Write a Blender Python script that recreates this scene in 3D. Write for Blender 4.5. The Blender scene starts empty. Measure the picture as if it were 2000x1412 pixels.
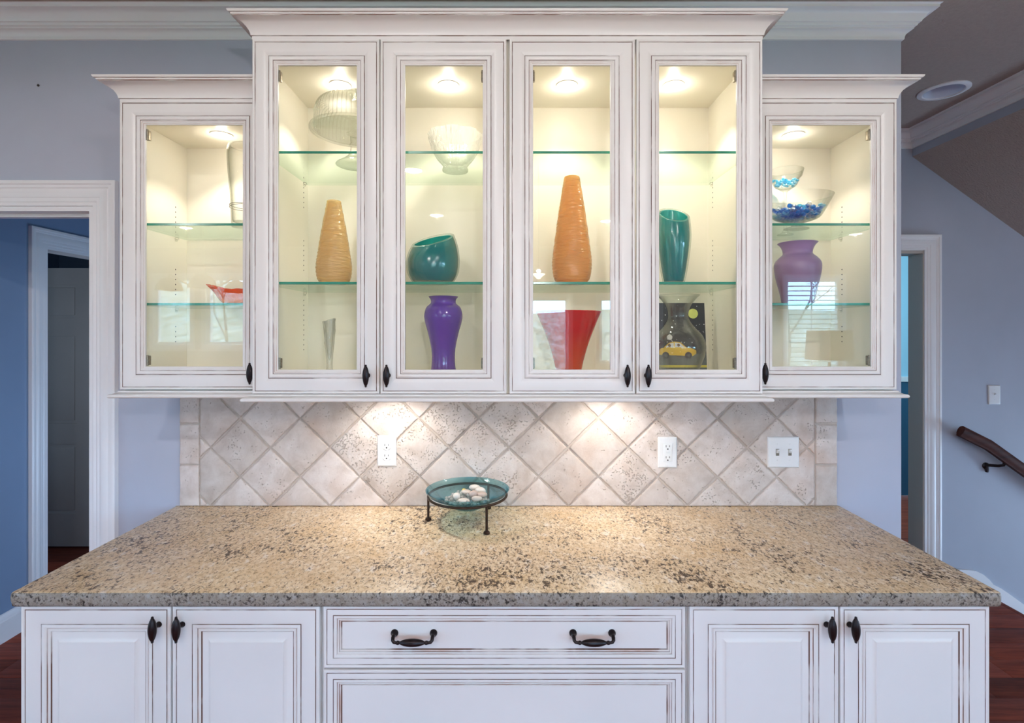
import bpy, bmesh, math, random
from mathutils import Vector, Matrix
random.seed(7)
S = bpy.context.scene
C = S.collection
PI = math.pi

# ------------------------------------------------------------------ camera, world, light, exposure
EYE, CAMD, F = 1.571, 1.94, 1010.0          # eye height, distance to the kitchen wall (y = 0), focal length in px of 2000
cam = bpy.data.cameras.new('camera'); camo = bpy.data.objects.new('camera', cam); C.objects.link(camo)
camo.location = (0, -CAMD, EYE); camo.rotation_euler = (PI/2, 0, 0)
cam.sensor_width = 36; cam.lens = 36*F/2000; cam.shift_y = -(706-645)/2000.0
cam.clip_start = 0.02
S.camera = camo

S.view_settings.view_transform = 'Standard'; S.view_settings.look = 'None'
S.view_settings.gamma = 1; S.view_settings.use_curve_mapping = False
S.view_settings.exposure = 1.03
cy = S.cycles
cy.max_bounces = 10; cy.diffuse_bounces = 4; cy.glossy_bounces = 4; cy.transmission_bounces = 6
cy.transparent_max_bounces = 32; cy.caustics_reflective = False; cy.caustics_refractive = False
cy.sample_clamp_indirect = 6; cy.use_adaptive_sampling = True; cy.adaptive_threshold = 0.02
cy.use_denoising = True

W = bpy.data.worlds.new('sky'); S.world = W; W.use_nodes = True
bg = W.node_tree.nodes['Background']
bg.inputs['Color'].default_value = (0.38, 0.66, 1.0, 1)
bg.inputs['Strength'].default_value = 11.6

CEIL = 2.749
PUCK_W, UNDER_W, CAN_W = 4.2, 2.8, 17.5
WARM = (1.0, 0.905, 0.785)

def add_light(name, typ, loc, power, col=(1, 1, 1), rot=(0, 0, 0), **kw):
    l = bpy.data.lights.new(name, typ); l.energy = power; l.color = col
    for k, v in kw.items(): setattr(l, k, v)
    o = bpy.data.objects.new(name, l); o.location = loc; o.rotation_euler = rot; C.objects.link(o)
    return o

def X(px, d): return (px-1000)/F*d
def Z(py, d): return EYE+(645-py)/F*d

# ------------------------------------------------------------------ materials
MATS = {}
def mat(name):
    m = bpy.data.materials.new(name); m.use_nodes = True
    nt = m.node_tree; nt.nodes.clear()
    out = nt.nodes.new('ShaderNodeOutputMaterial')
    MATS[name] = m
    return m, nt, out
def N(nt, t, **kw):
    n = nt.nodes.new(t)
    for k, v in kw.items():
        if k in n.inputs.keys() if isinstance(k, str) else False: n.inputs[k].default_value = v
        else: setattr(n, k, v)
    return n
def L(nt, a, b): nt.links.new(a, b)
def c4(c): return (c[0], c[1], c[2], 1)
def ramp(nt, fac, stops):
    r = nt.nodes.new('ShaderNodeValToRGB'); e = r.color_ramp.elements
    while len(e) < len(stops): e.new(0.5)
    for el, (p, c) in zip(e, stops): el.position = p; el.color = c4(c)
    L(nt, fac, r.inputs[0]); return r.outputs[0]
def objco(nt, scale=(1, 1, 1), rot=(0, 0, 0)):
    t = nt.nodes.new('ShaderNodeTexCoord'); mp = nt.nodes.new('ShaderNodeMapping')
    mp.inputs['Scale'].default_value = scale; mp.inputs['Rotation'].default_value = rot
    L(nt, t.outputs['Object'], mp.inputs[0]); return mp.outputs[0]
def noise(nt, co, scale, detail=3, rough=0.55, dist=0.0):
    n = nt.nodes.new('ShaderNodeTexNoise'); n.inputs['Scale'].default_value = scale
    n.inputs['Detail'].default_value = detail; n.inputs['Roughness'].default_value = rough
    n.inputs['Distortion'].default_value = dist
    L(nt, co, n.inputs['Vector']); return n.outputs['Fac']
def mixc(nt, fac, a, b, mode='MIX'):
    m = nt.nodes.new('ShaderNodeMix'); m.data_type = 'RGBA'; m.blend_type = mode
    for sock, v in ((m.inputs[0], fac), (m.inputs[6], a), (m.inputs[7], b)):
        if isinstance(v, (int, float)): sock.default_value = v
        elif isinstance(v, tuple): sock.default_value = c4(v)
        else: L(nt, v, sock)
    return m.outputs[2]
def bump(nt, h, strength, dist=0.002):
    b = nt.nodes.new('ShaderNodeBump'); b.inputs['Strength'].default_value = strength
    b.inputs['Distance'].default_value = dist; L(nt, h, b.inputs['Height']); return b.outputs[0]
def math_(nt, op, a, b=None, clamp=False):
    m = nt.nodes.new('ShaderNodeMath'); m.operation = op; m.use_clamp = clamp
    for s, v in zip(m.inputs, (a, b)):
        if v is None: continue
        if isinstance(v, (int, float)): s.default_value = v
        else: L(nt, v, s)
    return m.outputs[0]
def principled(name, col, rough=0.5, metal=0.0, bscale=None, bstr=0.1, var=0.0, spec=0.5, vscale=4.0, bdist=0.002):
    m, nt, out = mat(name)
    p = nt.nodes.new('ShaderNodeBsdfPrincipled'); L(nt, p.outputs[0], out.inputs[0])
    p.inputs['Roughness'].default_value = rough; p.inputs['Metallic'].default_value = metal
    p.inputs['Specular IOR Level'].default_value = spec
    co = objco(nt)
    n = noise(nt, co, vscale, 4)
    a = tuple(x*(1-var) for x in col); b = tuple(min(1, x*(1+var)) for x in col)
    L(nt, ramp(nt, n, [(0.3, a), (0.7, b)]), p.inputs['Base Color'])
    if bscale:
        L(nt, bump(nt, noise(nt, co, bscale, 3), bstr, bdist), p.inputs['Normal'])
    return m

CREAM = (0.80, 0.772, 0.745)
BROWN = (0.17, 0.085, 0.06)
paint = principled('cream_paint', CREAM, 0.34, var=0.025, vscale=3, bscale=30, bstr=0.04)
trimw = principled('white_trim_paint', (0.86, 0.85, 0.86), 0.32, var=0.02)
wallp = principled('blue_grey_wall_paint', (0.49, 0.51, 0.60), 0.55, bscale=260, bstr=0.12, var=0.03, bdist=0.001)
wallp3 = principled('darkened_stair_wall_paint', (0.42, 0.445, 0.52), 0.55, bscale=260, bstr=0.12, var=0.03, bdist=0.001)  # same wall paint, with the stair area's dimness put into its colour
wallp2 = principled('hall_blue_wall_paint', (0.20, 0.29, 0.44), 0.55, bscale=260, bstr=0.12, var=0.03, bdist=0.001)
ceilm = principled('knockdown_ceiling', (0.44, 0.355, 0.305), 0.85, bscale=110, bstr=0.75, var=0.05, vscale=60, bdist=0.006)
intm = principled('ivory_cabinet_interior', (0.865, 0.82, 0.71), 0.42, var=0.015)
bronze = principled('oil_rubbed_bronze', (0.022, 0.015, 0.016), 0.32, metal=0.6, var=0.3, vscale=80)
ironm = principled('brown_iron', (0.050, 0.028, 0.018), 0.42, metal=0.7, var=0.3, vscale=60)
plast = principled('white_plastic', (0.80, 0.80, 0.80), 0.28, var=0.01)
darkm = principled('dark_slot', (0.015, 0.013, 0.012), 0.6)
groutm = principled('beige_grout', (0.53, 0.45, 0.39), 0.9, bscale=300, bstr=0.4, var=0.12, vscale=30)
canin = principled('pale_blue_can_reflector', (0.74, 0.78, 0.88), 0.25)
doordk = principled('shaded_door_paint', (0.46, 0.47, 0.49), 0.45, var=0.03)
rearw = principled('warm_rear_wall_paint', (0.46, 0.41, 0.37), 0.6, var=0.02)
shadem = principled('linen_lamp_shade', (0.62, 0.56, 0.46), 0.8, bscale=400, bstr=0.2)
brassm = principled('brushed_nickel', (0.5, 0.47, 0.42), 0.35, metal=1.0)
hinge_m = principled('steel_hinge', (0.30, 0.26, 0.20), 0.4, metal=0.9, var=0.3, vscale=200)

def glaze(name, cover, tint):
    m, nt, out = mat(name)
    p = nt.nodes.new('ShaderNodeBsdfPrincipled'); L(nt, p.outputs[0], out.inputs[0])
    p.inputs['Roughness'].default_value = 0.5
    n = noise(nt, objco(nt), 9, 3, 0.6)
    f = ramp(nt, n, [(cover-0.07, (1, 1, 1)), (cover+0.10, (0.25, 0.25, 0.25))])
    L(nt, mixc(nt, f, CREAM, tint), p.inputs['Base Color'])
    return m
groove = glaze('brown_glaze_groove', 0.55, BROWN)
wash = glaze('rubbed_glaze_wash', 0.42, (0.56, 0.40, 0.33))

def schlick(nt, edge=0.96, base=0.04, power=5.0, normal=None):
    lw = nt.nodes.new('ShaderNodeLayerWeight'); lw.inputs['Blend'].default_value = 0.5
    if normal: L(nt, normal, lw.inputs['Normal'])
    f = math_(nt, 'POWER', lw.outputs['Facing'], power)
    return math_(nt, 'ADD', math_(nt, 'MULTIPLY', f, edge), base, True), lw.outputs['Facing']
def clear_glass(name, tint=(1, 1, 1), edge_tint=(0.8, 0.85, 0.82), base=0.045, edge=0.9, power=5.0, rough=0.0, bscale=None, bstr=0.3, co=(1, 1, 1), frost=0.0, bdist=0.003):
    m, nt, out = mat(name)
    nrm = None
    if bscale: nrm = bump(nt, noise(nt, objco(nt, co), bscale, 2), bstr, bdist)
    f, face = schlick(nt, edge, base, power, nrm)
    tr = nt.nodes.new('ShaderNodeBsdfTransparent'); gl = nt.nodes.new('ShaderNodeBsdfGlossy')
    gl.inputs['Roughness'].default_value = rough
    if nrm: L(nt, nrm, gl.inputs['Normal'])
    L(nt, ramp(nt, math_(nt, 'POWER', face, 2.0), [(0.0, tint), (1.0, edge_tint)]), tr.inputs[0])
    base_s = tr.outputs[0]
    if frost:
        t1 = nt.nodes.new('ShaderNodeBsdfTranslucent'); t1.inputs[0].default_value = c4(tint)
        t2 = nt.nodes.new('ShaderNodeBsdfDiffuse'); t2.inputs[0].default_value = c4(tint)
        df = nt.nodes.new('ShaderNodeMixShader'); L(nt, t1.outputs[0], df.inputs[1]); L(nt, t2.outputs[0], df.inputs[2])
        mx0 = nt.nodes.new('ShaderNodeMixShader'); mx0.inputs[0].default_value = frost
        L(nt, tr.outputs[0], mx0.inputs[1]); L(nt, df.outputs[0], mx0.inputs[2]); base_s = mx0.outputs[0]
    mx = nt.nodes.new('ShaderNodeMixShader'); L(nt, f, mx.inputs[0])
    L(nt, base_s, mx.inputs[1]); L(nt, gl.outputs[0], mx.inputs[2]); L(nt, mx.outputs[0], out.inputs[0])
    return m
pane_m = clear_glass('door_glass', (0.99, 0.995, 0.985), (0.9, 0.95, 0.9), base=0.045, edge=0.9)
winglass = clear_glass('window_glass', (0.97, 0.98, 0.98), base=0.03, edge=0.4)
shelf_m = clear_glass('shelf_glass', (0.97, 0.99, 0.975), (0.80, 0.93, 0.86), base=0.035, edge=0.6)
vessel_m = clear_glass('thin_clear_glass', (0.985, 0.99, 0.985), (0.50, 0.53, 0.47), base=0.04, edge=0.6, power=3.0)
crystal_m = clear_glass('cut_crystal', (0.97, 0.975, 0.96), (0.50, 0.51, 0.45), base=0.10, edge=0.7, power=2.0, rough=0.05, bscale=90, bstr=0.5, frost=0.14)
ribbed_m = clear_glass('ribbed_glass', (0.97, 0.975, 0.95), (0.58, 0.60, 0.50), base=0.07, edge=0.7, power=2.0, rough=0.05, frost=0.05)
beadclear = clear_glass('clear_glass_bead', (0.95, 0.98, 0.99), (0.80, 0.86, 0.88), base=0.22, edge=0.7, power=2.0, frost=0.58)
gem_clear = clear_glass('clear_glass_gem', (0.95, 0.98, 0.98), (0.60, 0.68, 0.70), base=0.12, edge=0.7, power=2.0, frost=0.15)
gem_blue = clear_glass('deep_blue_glass_gem', (0.03, 0.42, 0.86), (0.01, 0.16, 0.55), base=0.07, edge=0.6, power=3.0, frost=0.35)
gem_aqua = clear_glass('aqua_glass_gem', (0.32, 0.80, 0.97), (0.10, 0.50, 0.80), base=0.08, edge=0.6, power=3.0, frost=0.35)
bowl_blue = clear_glass('blue_glass_bowl', (0.70, 0.90, 0.92), (0.12, 0.46, 0.60), base=0.05, edge=0.5, power=3.0, bscale=180, bstr=0.15)
casing_m = clear_glass('clear_casing_glass', (0.93, 0.97, 0.96), (0.55, 0.66, 0.64), base=0.05, edge=0.5, power=3.0)

m, nt, out = mat('green_glass_edge')
p = nt.nodes.new('ShaderNodeBsdfPrincipled'); L(nt, p.outputs[0], out.inputs[0])
L(nt, ramp(nt, noise(nt, objco(nt, (6, 1, 1)), 2), [(0.3, (0.02, 0.24, 0.15)), (0.7, (0.03, 0.33, 0.24))]), p.inputs['Base Color'])
p.inputs['Roughness'].default_value = 0.15
edge_m = m

def body_glass(name, col, transp=0.25, trcol=None, rough=0.12, bscale=None, bstr=0.3, co=(1, 1, 1), edgecol=None, low=None, lowspan=(0, 1), spec=0.06, bdist=0.003, trans=0.5):
    """thick coloured glass: part see-through, part light-carrying"""
    m, nt, out = mat(name)
    nrm = bump(nt, noise(nt, objco(nt, co), bscale, 2), bstr, bdist) if bscale else None
    f, face = schlick(nt, 0.7, spec, 4.0, nrm)
    colsock = None
    if low:
        t = nt.nodes.new('ShaderNodeTexCoord'); sp = nt.nodes.new('ShaderNodeSeparateXYZ'); L(nt, t.outputs['Object'], sp.inputs[0])
        mr = nt.nodes.new('ShaderNodeMapRange'); mr.inputs[1].default_value, mr.inputs[2].default_value = lowspan
        L(nt, sp.outputs[2], mr.inputs[0]); colsock = ramp(nt, mr.outputs[0], [(0, low), (1, col)])
    if edgecol:
        colsock = mixc(nt, math_(nt, 'POWER', face, 2.2), colsock or col, edgecol)
    df = nt.nodes.new('ShaderNodeBsdfDiffuse'); tl = nt.nodes.new('ShaderNodeBsdfTranslucent'); tr = nt.nodes.new('ShaderNodeBsdfTransparent')
    gl = nt.nodes.new('ShaderNodeBsdfGlossy'); gl.inputs['Roughness'].default_value = rough
    for n in (df, tl):
        if colsock: L(nt, colsock, n.inputs[0])
        else: n.inputs[0].default_value = c4(col)
    if trcol: tr.inputs[0].default_value = c4(trcol)
    elif colsock: L(nt, colsock, tr.inputs[0])
    else: tr.inputs[0].default_value = c4(col)
    if nrm:
        for n in (df, tl, gl): L(nt, nrm, n.inputs['Normal'])
    a = nt.nodes.new('ShaderNodeMixShader'); a.inputs[0].default_value = trans; L(nt, df.outputs[0], a.inputs[1]); L(nt, tl.outputs[0], a.inputs[2])
    b = nt.nodes.new('ShaderNodeMixShader'); b.inputs[0].default_value = transp; L(nt, a.outputs[0], b.inputs[1]); L(nt, tr.outputs[0], b.inputs[2])
    c = nt.nodes.new('ShaderNodeMixShader'); L(nt, f, c.inputs[0]); L(nt, b.outputs[0], c.inputs[1]); L(nt, gl.outputs[0], c.inputs[2])
    L(nt, c.outputs[0], out.inputs[0]); return m
amber_m = body_glass('amber_rippled_glass', (1.0, 0.86, 0.54), 0.50, (1.0, 0.84, 0.50), 0.16, bscale=24, bstr=1.0, co=(1, 1, 6), edgecol=(0.80, 0.46, 0.10), bdist=0.006)
amber2_m = body_glass('deep_amber_rippled_glass', (0.98, 0.70, 0.28), 0.45, (1.0, 0.73, 0.34), 0.16, bscale=24, bstr=1.0, co=(1, 1, 6), edgecol=(0.68, 0.33, 0.06), bdist=0.006)
teal_m = body_glass('frosted_teal_glass', (0.0, 0.44, 0.45), 0.12, (0.05, 0.5, 0.48), 0.2, edgecol=(0.0, 0.30, 0.32), low=(0.0, 0.33, 0.42), lowspan=(0.0, 0.16))
teal_in = body_glass('teal_inner_wall', (0.04, 0.60, 0.54), 0.10, (0.05, 0.5, 0.48), 0.2)
violet_m = body_glass('deep_violet_glass', (0.27, 0.11, 0.72), 0.08, None, 0.06, low=(0.36, 0.16, 0.62), lowspan=(0.0, 0.13), spec=0.08)
lilac_m = body_glass('frosted_lilac_glass', (0.60, 0.40, 0.72), 0.06, None, 0.35, low=(0.46, 0.24, 0.46), lowspan=(0.05, 0.18), edgecol=(0.40, 0.26, 0.58))
red_m = body_glass('red_to_orange_glass', (0.78, 0.004, 0.012), 0.30, (0.85, 0.015, 0.012), 0.05, low=(0.92, 0.15, 0.02), lowspan=(0.05, 0.17), spec=0.05)
carnival_m = body_glass('red_orange_carnival_glass', (0.93, 0.10, 0.03), 0.20, (0.98, 0.32, 0.05), 0.08, low=(0.98, 0.42, 0.05), lowspan=(0.0, 0.055), bscale=90, bstr=0.5, spec=0.09)
pebble_m = principled('pale_river_pebble', (0.70, 0.62, 0.56), 0.5, var=0.10, vscale=40)
pebble_y = principled('yellow_pebble', (0.75, 0.58, 0.12), 0.4)

def emit(name, col, s):
    m, nt, out = mat(name); e = nt.nodes.new('ShaderNodeEmission')
    e.inputs[0].default_value = c4(col); e.inputs[1].default_value = s; L(nt, e.outputs[0], out.inputs[0]); return m
puck_e = emit('lit_puck_bulb', (1, 0.93, 0.80), 14.0)
can_e = emit('lit_ceiling_bulb', (1, 0.93, 0.82), 16.0)
pend_e = emit('lit_pendant_shade', (1, 0.92, 0.8), 6.0)

# granite
m, nt, out = mat('speckled_tan_granite'); granite = m
p = nt.nodes.new('ShaderNodeBsdfPrincipled'); L(nt, p.outputs[0], out.inputs[0])
co = objco(nt, (1.65, 1.0, 1.5), (0, 0, math.radians(14)))
co1 = objco(nt, (1, 1, 1))
base = ramp(nt, noise(nt, co, 48, 9, 0.80), [(0.32, (0.36, 0.25, 0.15)), (0.43, (0.64, 0.475, 0.30)), (0.53, (0.80, 0.65, 0.46)), (0.66, (0.90, 0.81, 0.68))])
base = mixc(nt, ramp(nt, noise(nt, co1, 6.5, 4, 0.6), [(0.45, (0, 0, 0)), (0.70, (0.5, 0.5, 0.5))]), base, (0.70, 0.47, 0.22))
base = mixc(nt, ramp(nt, noise(nt, co, 19, 3, 0.6), [(0.58, (0, 0, 0)), (0.70, (0.75, 0.75, 0.75))]), base, (0.86, 0.80, 0.74))
cl = noise(nt, co1, 4.5, 3, 0.6)
f1 = math_(nt, 'ADD', noise(nt, co, 92, 3, 0.62), math_(nt, 'MULTIPLY', cl, 0.20))
base = mixc(nt, ramp(nt, f1, [(0.645, (0, 0, 0)), (0.735, (0.88, 0.88, 0.88))]), base, (0.25, 0.16, 0.095))
fl = math_(nt, 'ADD', noise(nt, co, 58, 4, 0.62), math_(nt, 'MULTIPLY', cl, 0.36))
base = mixc(nt, ramp(nt, fl, [(0.76, (0, 0, 0)), (0.83, (1, 1, 1))]), base, (0.10, 0.068, 0.048))
L(nt, base, p.inputs['Base Color']); p.inputs['Roughness'].default_value = 0.34; p.inputs['Specular IOR Level'].default_value = 0.28
m2 = m.copy(); m2.name = 'shaded_chiselled_granite_edge'; granite_edge = m2  # chiselled edge copy: greyer stone, with its shade darkened into the colour
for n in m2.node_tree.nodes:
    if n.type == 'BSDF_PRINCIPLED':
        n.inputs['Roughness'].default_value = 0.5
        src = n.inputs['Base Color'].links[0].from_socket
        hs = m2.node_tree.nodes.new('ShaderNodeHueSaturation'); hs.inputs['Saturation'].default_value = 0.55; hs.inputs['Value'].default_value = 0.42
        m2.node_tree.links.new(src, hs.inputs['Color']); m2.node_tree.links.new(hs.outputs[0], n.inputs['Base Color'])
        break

# travertine
def travertine(name, pit):
    m, nt, out = mat(name)
    p = nt.nodes.new('ShaderNodeBsdfPrincipled'); L(nt, p.outputs[0], out.inputs[0])
    t = nt.nodes.new('ShaderNodeTexCoord'); oi = nt.nodes.new('ShaderNodeObjectInfo')
    co = t.outputs['Object']
    n1 = noise(nt, co, 14, 5, 0.6, 0.4)
    a = ramp(nt, n1, [(0.30, (0.54, 0.455, 0.40)), (0.52, (0.66, 0.585, 0.54)), (0.75, (0.75, 0.69, 0.65))])
    b = ramp(nt, oi.outputs['Random'], [(0, (0.86, 0.83, 0.80)), (0.5, (1, 0.98, 0.96)), (1, (1.12, 1.1, 1.1))])
    col = mixc(nt, 1.0, a, b, 'MULTIPLY')
    col = mixc(nt, ramp(nt, noise(nt, co, 5, 2), [(0.55, (0, 0, 0)), (0.75, (0.5, 0.5, 0.5))]), col, (0.60, 0.41, 0.30))
    pits = noise(nt, co, 150, 3, 0.5, 0.3); big = noise(nt, co, 17, 2)
    pm = math_(nt, 'ADD', pits, math_(nt, 'MULTIPLY', big, 0.5))
    hole = ramp(nt, pm, [(pit-0.05, (0, 0, 0)), (pit, (1, 1, 1))])
    col = mixc(nt, math_(nt, 'MULTIPLY', math_(nt, 'SUBTRACT', 1.0, hole), 0.55), col, (0.33, 0.25, 0.19))
    L(nt, col, p.inputs['Base Color']); p.inputs['Roughness'].default_value = 0.55
    h = math_(nt, 'ADD', hole, math_(nt, 'MULTIPLY', noise(nt, co, 160, 3), 0.35))
    L(nt, bump(nt, h, 0.9, 0.0040), p.inputs['Normal'])
    return m
trav = [travertine('tumbled_travertine', 0.57), travertine('pitted_travertine', 0.63), travertine('smooth_travertine', 0.52)]

# wood floor
def wood(name, a, b, rough, scale=(1.2, 14, 14)):
    m, nt, out = mat(name)
    p = nt.nodes.new('ShaderNodeBsdfPrincipled'); L(nt, p.outputs[0], out.inputs[0])
    oi = nt.nodes.new('ShaderNodeObjectInfo')
    n = noise(nt, objco(nt, scale), 3, 6, 0.65, 0.6)
    c = ramp(nt, n, [(0.3, a), (0.7, b)])
    c = mixc(nt, 1.0, c, ramp(nt, oi.outputs['Random'], [(0, (0.6, 0.6, 0.62)), (1, (1.35, 1.25, 1.2))]), 'MULTIPLY')
    L(nt, c, p.inputs['Base Color']); p.inputs['Roughness'].default_value = rough; p.inputs['Specular IOR Level'].default_value = 0.25; return m
floorm = wood('dark_red_brown_plank', (0.15, 0.030, 0.018), (0.38, 0.085, 0.045), 0.6)
railm = wood('mahogany_handrail', (0.045, 0.011, 0.008), (0.12, 0.032, 0.018), 0.6)
barkm = principled('grey_bark', (0.16, 0.14, 0.11), 0.9, var=0.3)
lawnm = principled('winter_lawn', (0.22, 0.26, 0.12), 0.95, var=0.3)

# ------------------------------------------------------------------ mesh helpers
class MB:
    def __init__(s): s.v, s.f, s.mi = [], [], []
    def add(s, verts, faces, mi=0):
        o = len(s.v); s.v += [tuple(v) for v in verts]
        for k, f in enumerate(faces):
            s.f.append([i+o for i in f]); s.mi.append(mi[k] if isinstance(mi, list) else mi)
        return s
    def box(s, x0, x1, y0, y1, z0, z1, mi=0):
        v = [(x, y, z) for x in (x0, x1) for y in (y0, y1) for z in (z0, z1)]
        return s.add(v, [(0, 1, 3, 2), (4, 6, 7, 5), (0, 4, 5, 1), (2, 3, 7, 6), (0, 2, 6, 4), (1, 5, 7, 3)], mi)
    def bbox(s, x0, x1, y0, y1, z0, z1, b=0.003, mi=0):
        """box with chamfered edges (12 edges, 8 corners)"""
        bm = bmesh.new()
        bmesh.ops.create_cube(bm, size=1, matrix=Matrix.Translation(((x0+x1)/2, (y0+y1)/2, (z0+z1)/2)) @ Matrix.Diagonal((x1-x0, y1-y0, z1-z0, 1)))
        bmesh.ops.bevel(bm, geom=bm.edges[:], offset=b, segments=2, affect='EDGES', profile=0.6)
        bm.verts.index_update()
        s.add([v.co for v in bm.verts], [[v.index for v in f.verts] for f in bm.faces], mi); bm.free(); return s
    def lathe(s, prof, c=(0, 0, 0), seg=40, mi=0, fn=None, axis='z', cap=True):
        """prof: list of (r, h); fn(r, h, a) -> (r, h) modulates"""
        o = len(s.v); n = len(prof)
        for (r, h) in prof:
            for k in range(seg):
                a = 2*PI*k/seg
                rr, hh = fn(r, h, a) if fn else (r, h)
                p = (rr*math.cos(a), rr*math.sin(a), hh)
                if axis == 'y': p = (p[0], p[2], p[1])
                elif axis == 'x': p = (p[2], p[0], p[1])
                s.v.append((p[0]+c[0], p[1]+c[1], p[2]+c[2]))
        for i in range(n-1):
            for k in range(seg):
                a, b = o+i*seg+k, o+i*seg+(k+1) % seg
                s.f.append([a, b, b+seg, a+seg]); s.mi.append(mi)
        if cap:
            for i in (0, n-1):
                if prof[i][0] > 1e-5: s.f.append([o+i*seg+k for k in range(seg)]); s.mi.append(mi)
        return s
    def tube(s, pts, r, seg=10, mi=0, closed=False):
        pts = [Vector(p) for p in pts]; n = len(pts); o = len(s.v)
        rr = r if isinstance(r, (list, tuple)) else [r]*n
        up = None
        for i, p in enumerate(pts):
            a = pts[(i-1) % n] if (i > 0 or closed) else p; b = pts[(i+1) % n] if (i < n-1 or closed) else p
            t = (b-a).normalized()
            if up is None:
                up = Vector((0, 0, 1)) if abs(t.z) < 0.9 else Vector((1, 0, 0))
            u = (up - t*up.dot(t)).normalized(); w = t.cross(u); up = u
            for k in range(seg):
                ang = 2*PI*k/seg; s.v.append(tuple(p+(u*math.cos(ang)+w*math.sin(ang))*rr[i]))
        m_ = n if closed else n-1
        for i in range(m_):
            for k in range(seg):
                a, b = o+i*seg+k, o+i*seg+(k+1) % seg; j = ((i+1) % n-i)*seg
                s.f.append([a, b, b+j, a+j]); s.mi.append(mi)
        if not closed:
            s.f.append([o+k for k in range(seg)][::-1]); s.mi.append(mi)
            s.f.append([o+(n-1)*seg+k for k in range(seg)]); s.mi.append(mi)
        return s
    def sweep(s, path, prof, mapf, closed=False, mats=None):
        """path: 2-D polyline; prof: (u, v): u = offset to the left of travel, v = third axis; mapf(a, b, v) -> xyz"""
        n = len(path); o = len(s.v); P = len(prof)
        P2 = [Vector(p) for p in path]
        nr = []
        for i in range(n if closed else n-1):
            d = (P2[(i+1) % n]-P2[i]).normalized(); nr.append(Vector((-d.y, d.x)))
        for i in range(n):
            if closed: n1, n2 = nr[i-1], nr[i]
            else: n1 = nr[max(i-1, 0)]; n2 = nr[min(i, n-2)]
            mv = (n1+n2)/(1+n1.dot(n2))
            for (u, v) in prof:
                q = P2[i]+mv*u; s.v.append(tuple(mapf(q.x, q.y, v)))
        for i in range(n if closed else n-1):
            j = (i+1) % n
            for k in range(P-1):
                s.f.append([o+i*P+k, o+j*P+k, o+j*P+k+1, o+i*P+k+1]); s.mi.append(mats[k] if mats else 0)
        if not closed:
            s.f.append([o+k for k in range(P)]); s.mi.append(0)
            s.f.append([o+(n-1)*P+k for k in range(P)]); s.mi.append(0)
        return s
    def build(s, name, mats, parent=None, smooth=True, angle=35, shift=None):
        me = bpy.data.meshes.new(name)
        v = s.v if shift is None else [(a-shift[0], b-shift[1], c-shift[2]) for a, b, c in s.v]
        me.from_pydata(v, [], s.f)
        for m in (mats if isinstance(mats, (list, tuple)) else [mats]): me.materials.append(m)
        me.polygons.foreach_set('material_index', s.mi)
        bm = bmesh.new(); bm.from_mesh(me); bmesh.ops.recalc_face_normals(bm, faces=bm.faces); bm.to_mesh(me); bm.free()
        if smooth:
            me.polygons.foreach_set('use_smooth', [True]*len(me.polygons)); me.set_sharp_from_angle(angle=math.radians(angle))
        me.update()
        o = bpy.data.objects.new(name, me); C.objects.link(o)
        if parent is not None:
            o.parent = parent
            if shift is None: o.matrix_parent_inverse = Matrix.Translation(parent_loc(parent)).inverted()
        if shift is not None: o.location = shift
        return o
def parent_loc(p):
    """world position of a parent: things are Empties at their base, parts are built in world coordinates"""
    return p.location if p.parent is None else Vector((0, 0, 0))
def tag(o, label=None, cat=None, group=None, kind=None):
    if label: o['label'] = label
    if cat: o['category'] = cat
    if group: o['group'] = group
    if kind: o['kind'] = kind
    return o
def thing(name, label, cat, loc=(0, 0, 0), group=None):
    o = bpy.data.objects.new(name, None); C.objects.link(o); o.location = loc; o.empty_display_size = 0.05
    return tag(o, label, cat, group)
def struct(name, mb, m, smooth=False, parent=None):
    o = mb.build(name, m, parent, smooth)
    if parent is None: o['kind'] = 'structure'
    return o
XZ = lambda y, sgn=-1: (lambda a, b, v: (a, y+sgn*v, b))          # wall facing -y
XY = lambda z: (lambda a, b, v: (a, b, z+v))

# ------------------------------------------------------------------ room shell
XL, XR, YR = -6.0, 5.6, -6.1
HALLX = -2.57; YB = 1.16; WEND = 1.46; WT = 0.115
OP0, OP1, OPZ = -2.46, -1.5685, 2.036
# kitchen wall with the cased opening on the left
w = MB()
w.box(XL, OP0, 0, WT, 0, CEIL); w.box(OP1, WEND, 0, WT, 0, CEIL); w.box(OP0, OP1, 0, WT, OPZ, CEIL)
struct('wall_front', w, wallp)
# floor slab with separate planks where they show
f = MB().box(XL, 2.80, YR, 3.3, -0.06, -0.012)
f.box(2.80, XR, YR, -0.6, -0.06, -0.012); f.box(2.80, 5.2, YB+WT, 3.3, -0.06, -0.012)
floor = struct('floor', f, floorm)
rng = random.Random(3)
for (xa, xb, ya, yb) in ((-3.6, -1.15, -0.25, 2.2), (1.1, 2.80, -0.25, YB-0.012)):
    y = ya
    while y < yb-0.02:
        y1 = min(y+0.13, yb); x = xa
        while x < xb-0.02:
            x1 = min(x+rng.uniform(0.6, 1.5), xb)
            if xb-x1 < 0.2: x1 = xb
            dz = rng.uniform(-0.0006, 0.0006)
            MB().bbox(x+0.0008, x1-0.0008, y+0.0008, y1-0.0008, -0.0118, dz, 0.0016).build('plank', floorm, floor, shift=None)
            x = x1
        y = y1
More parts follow.
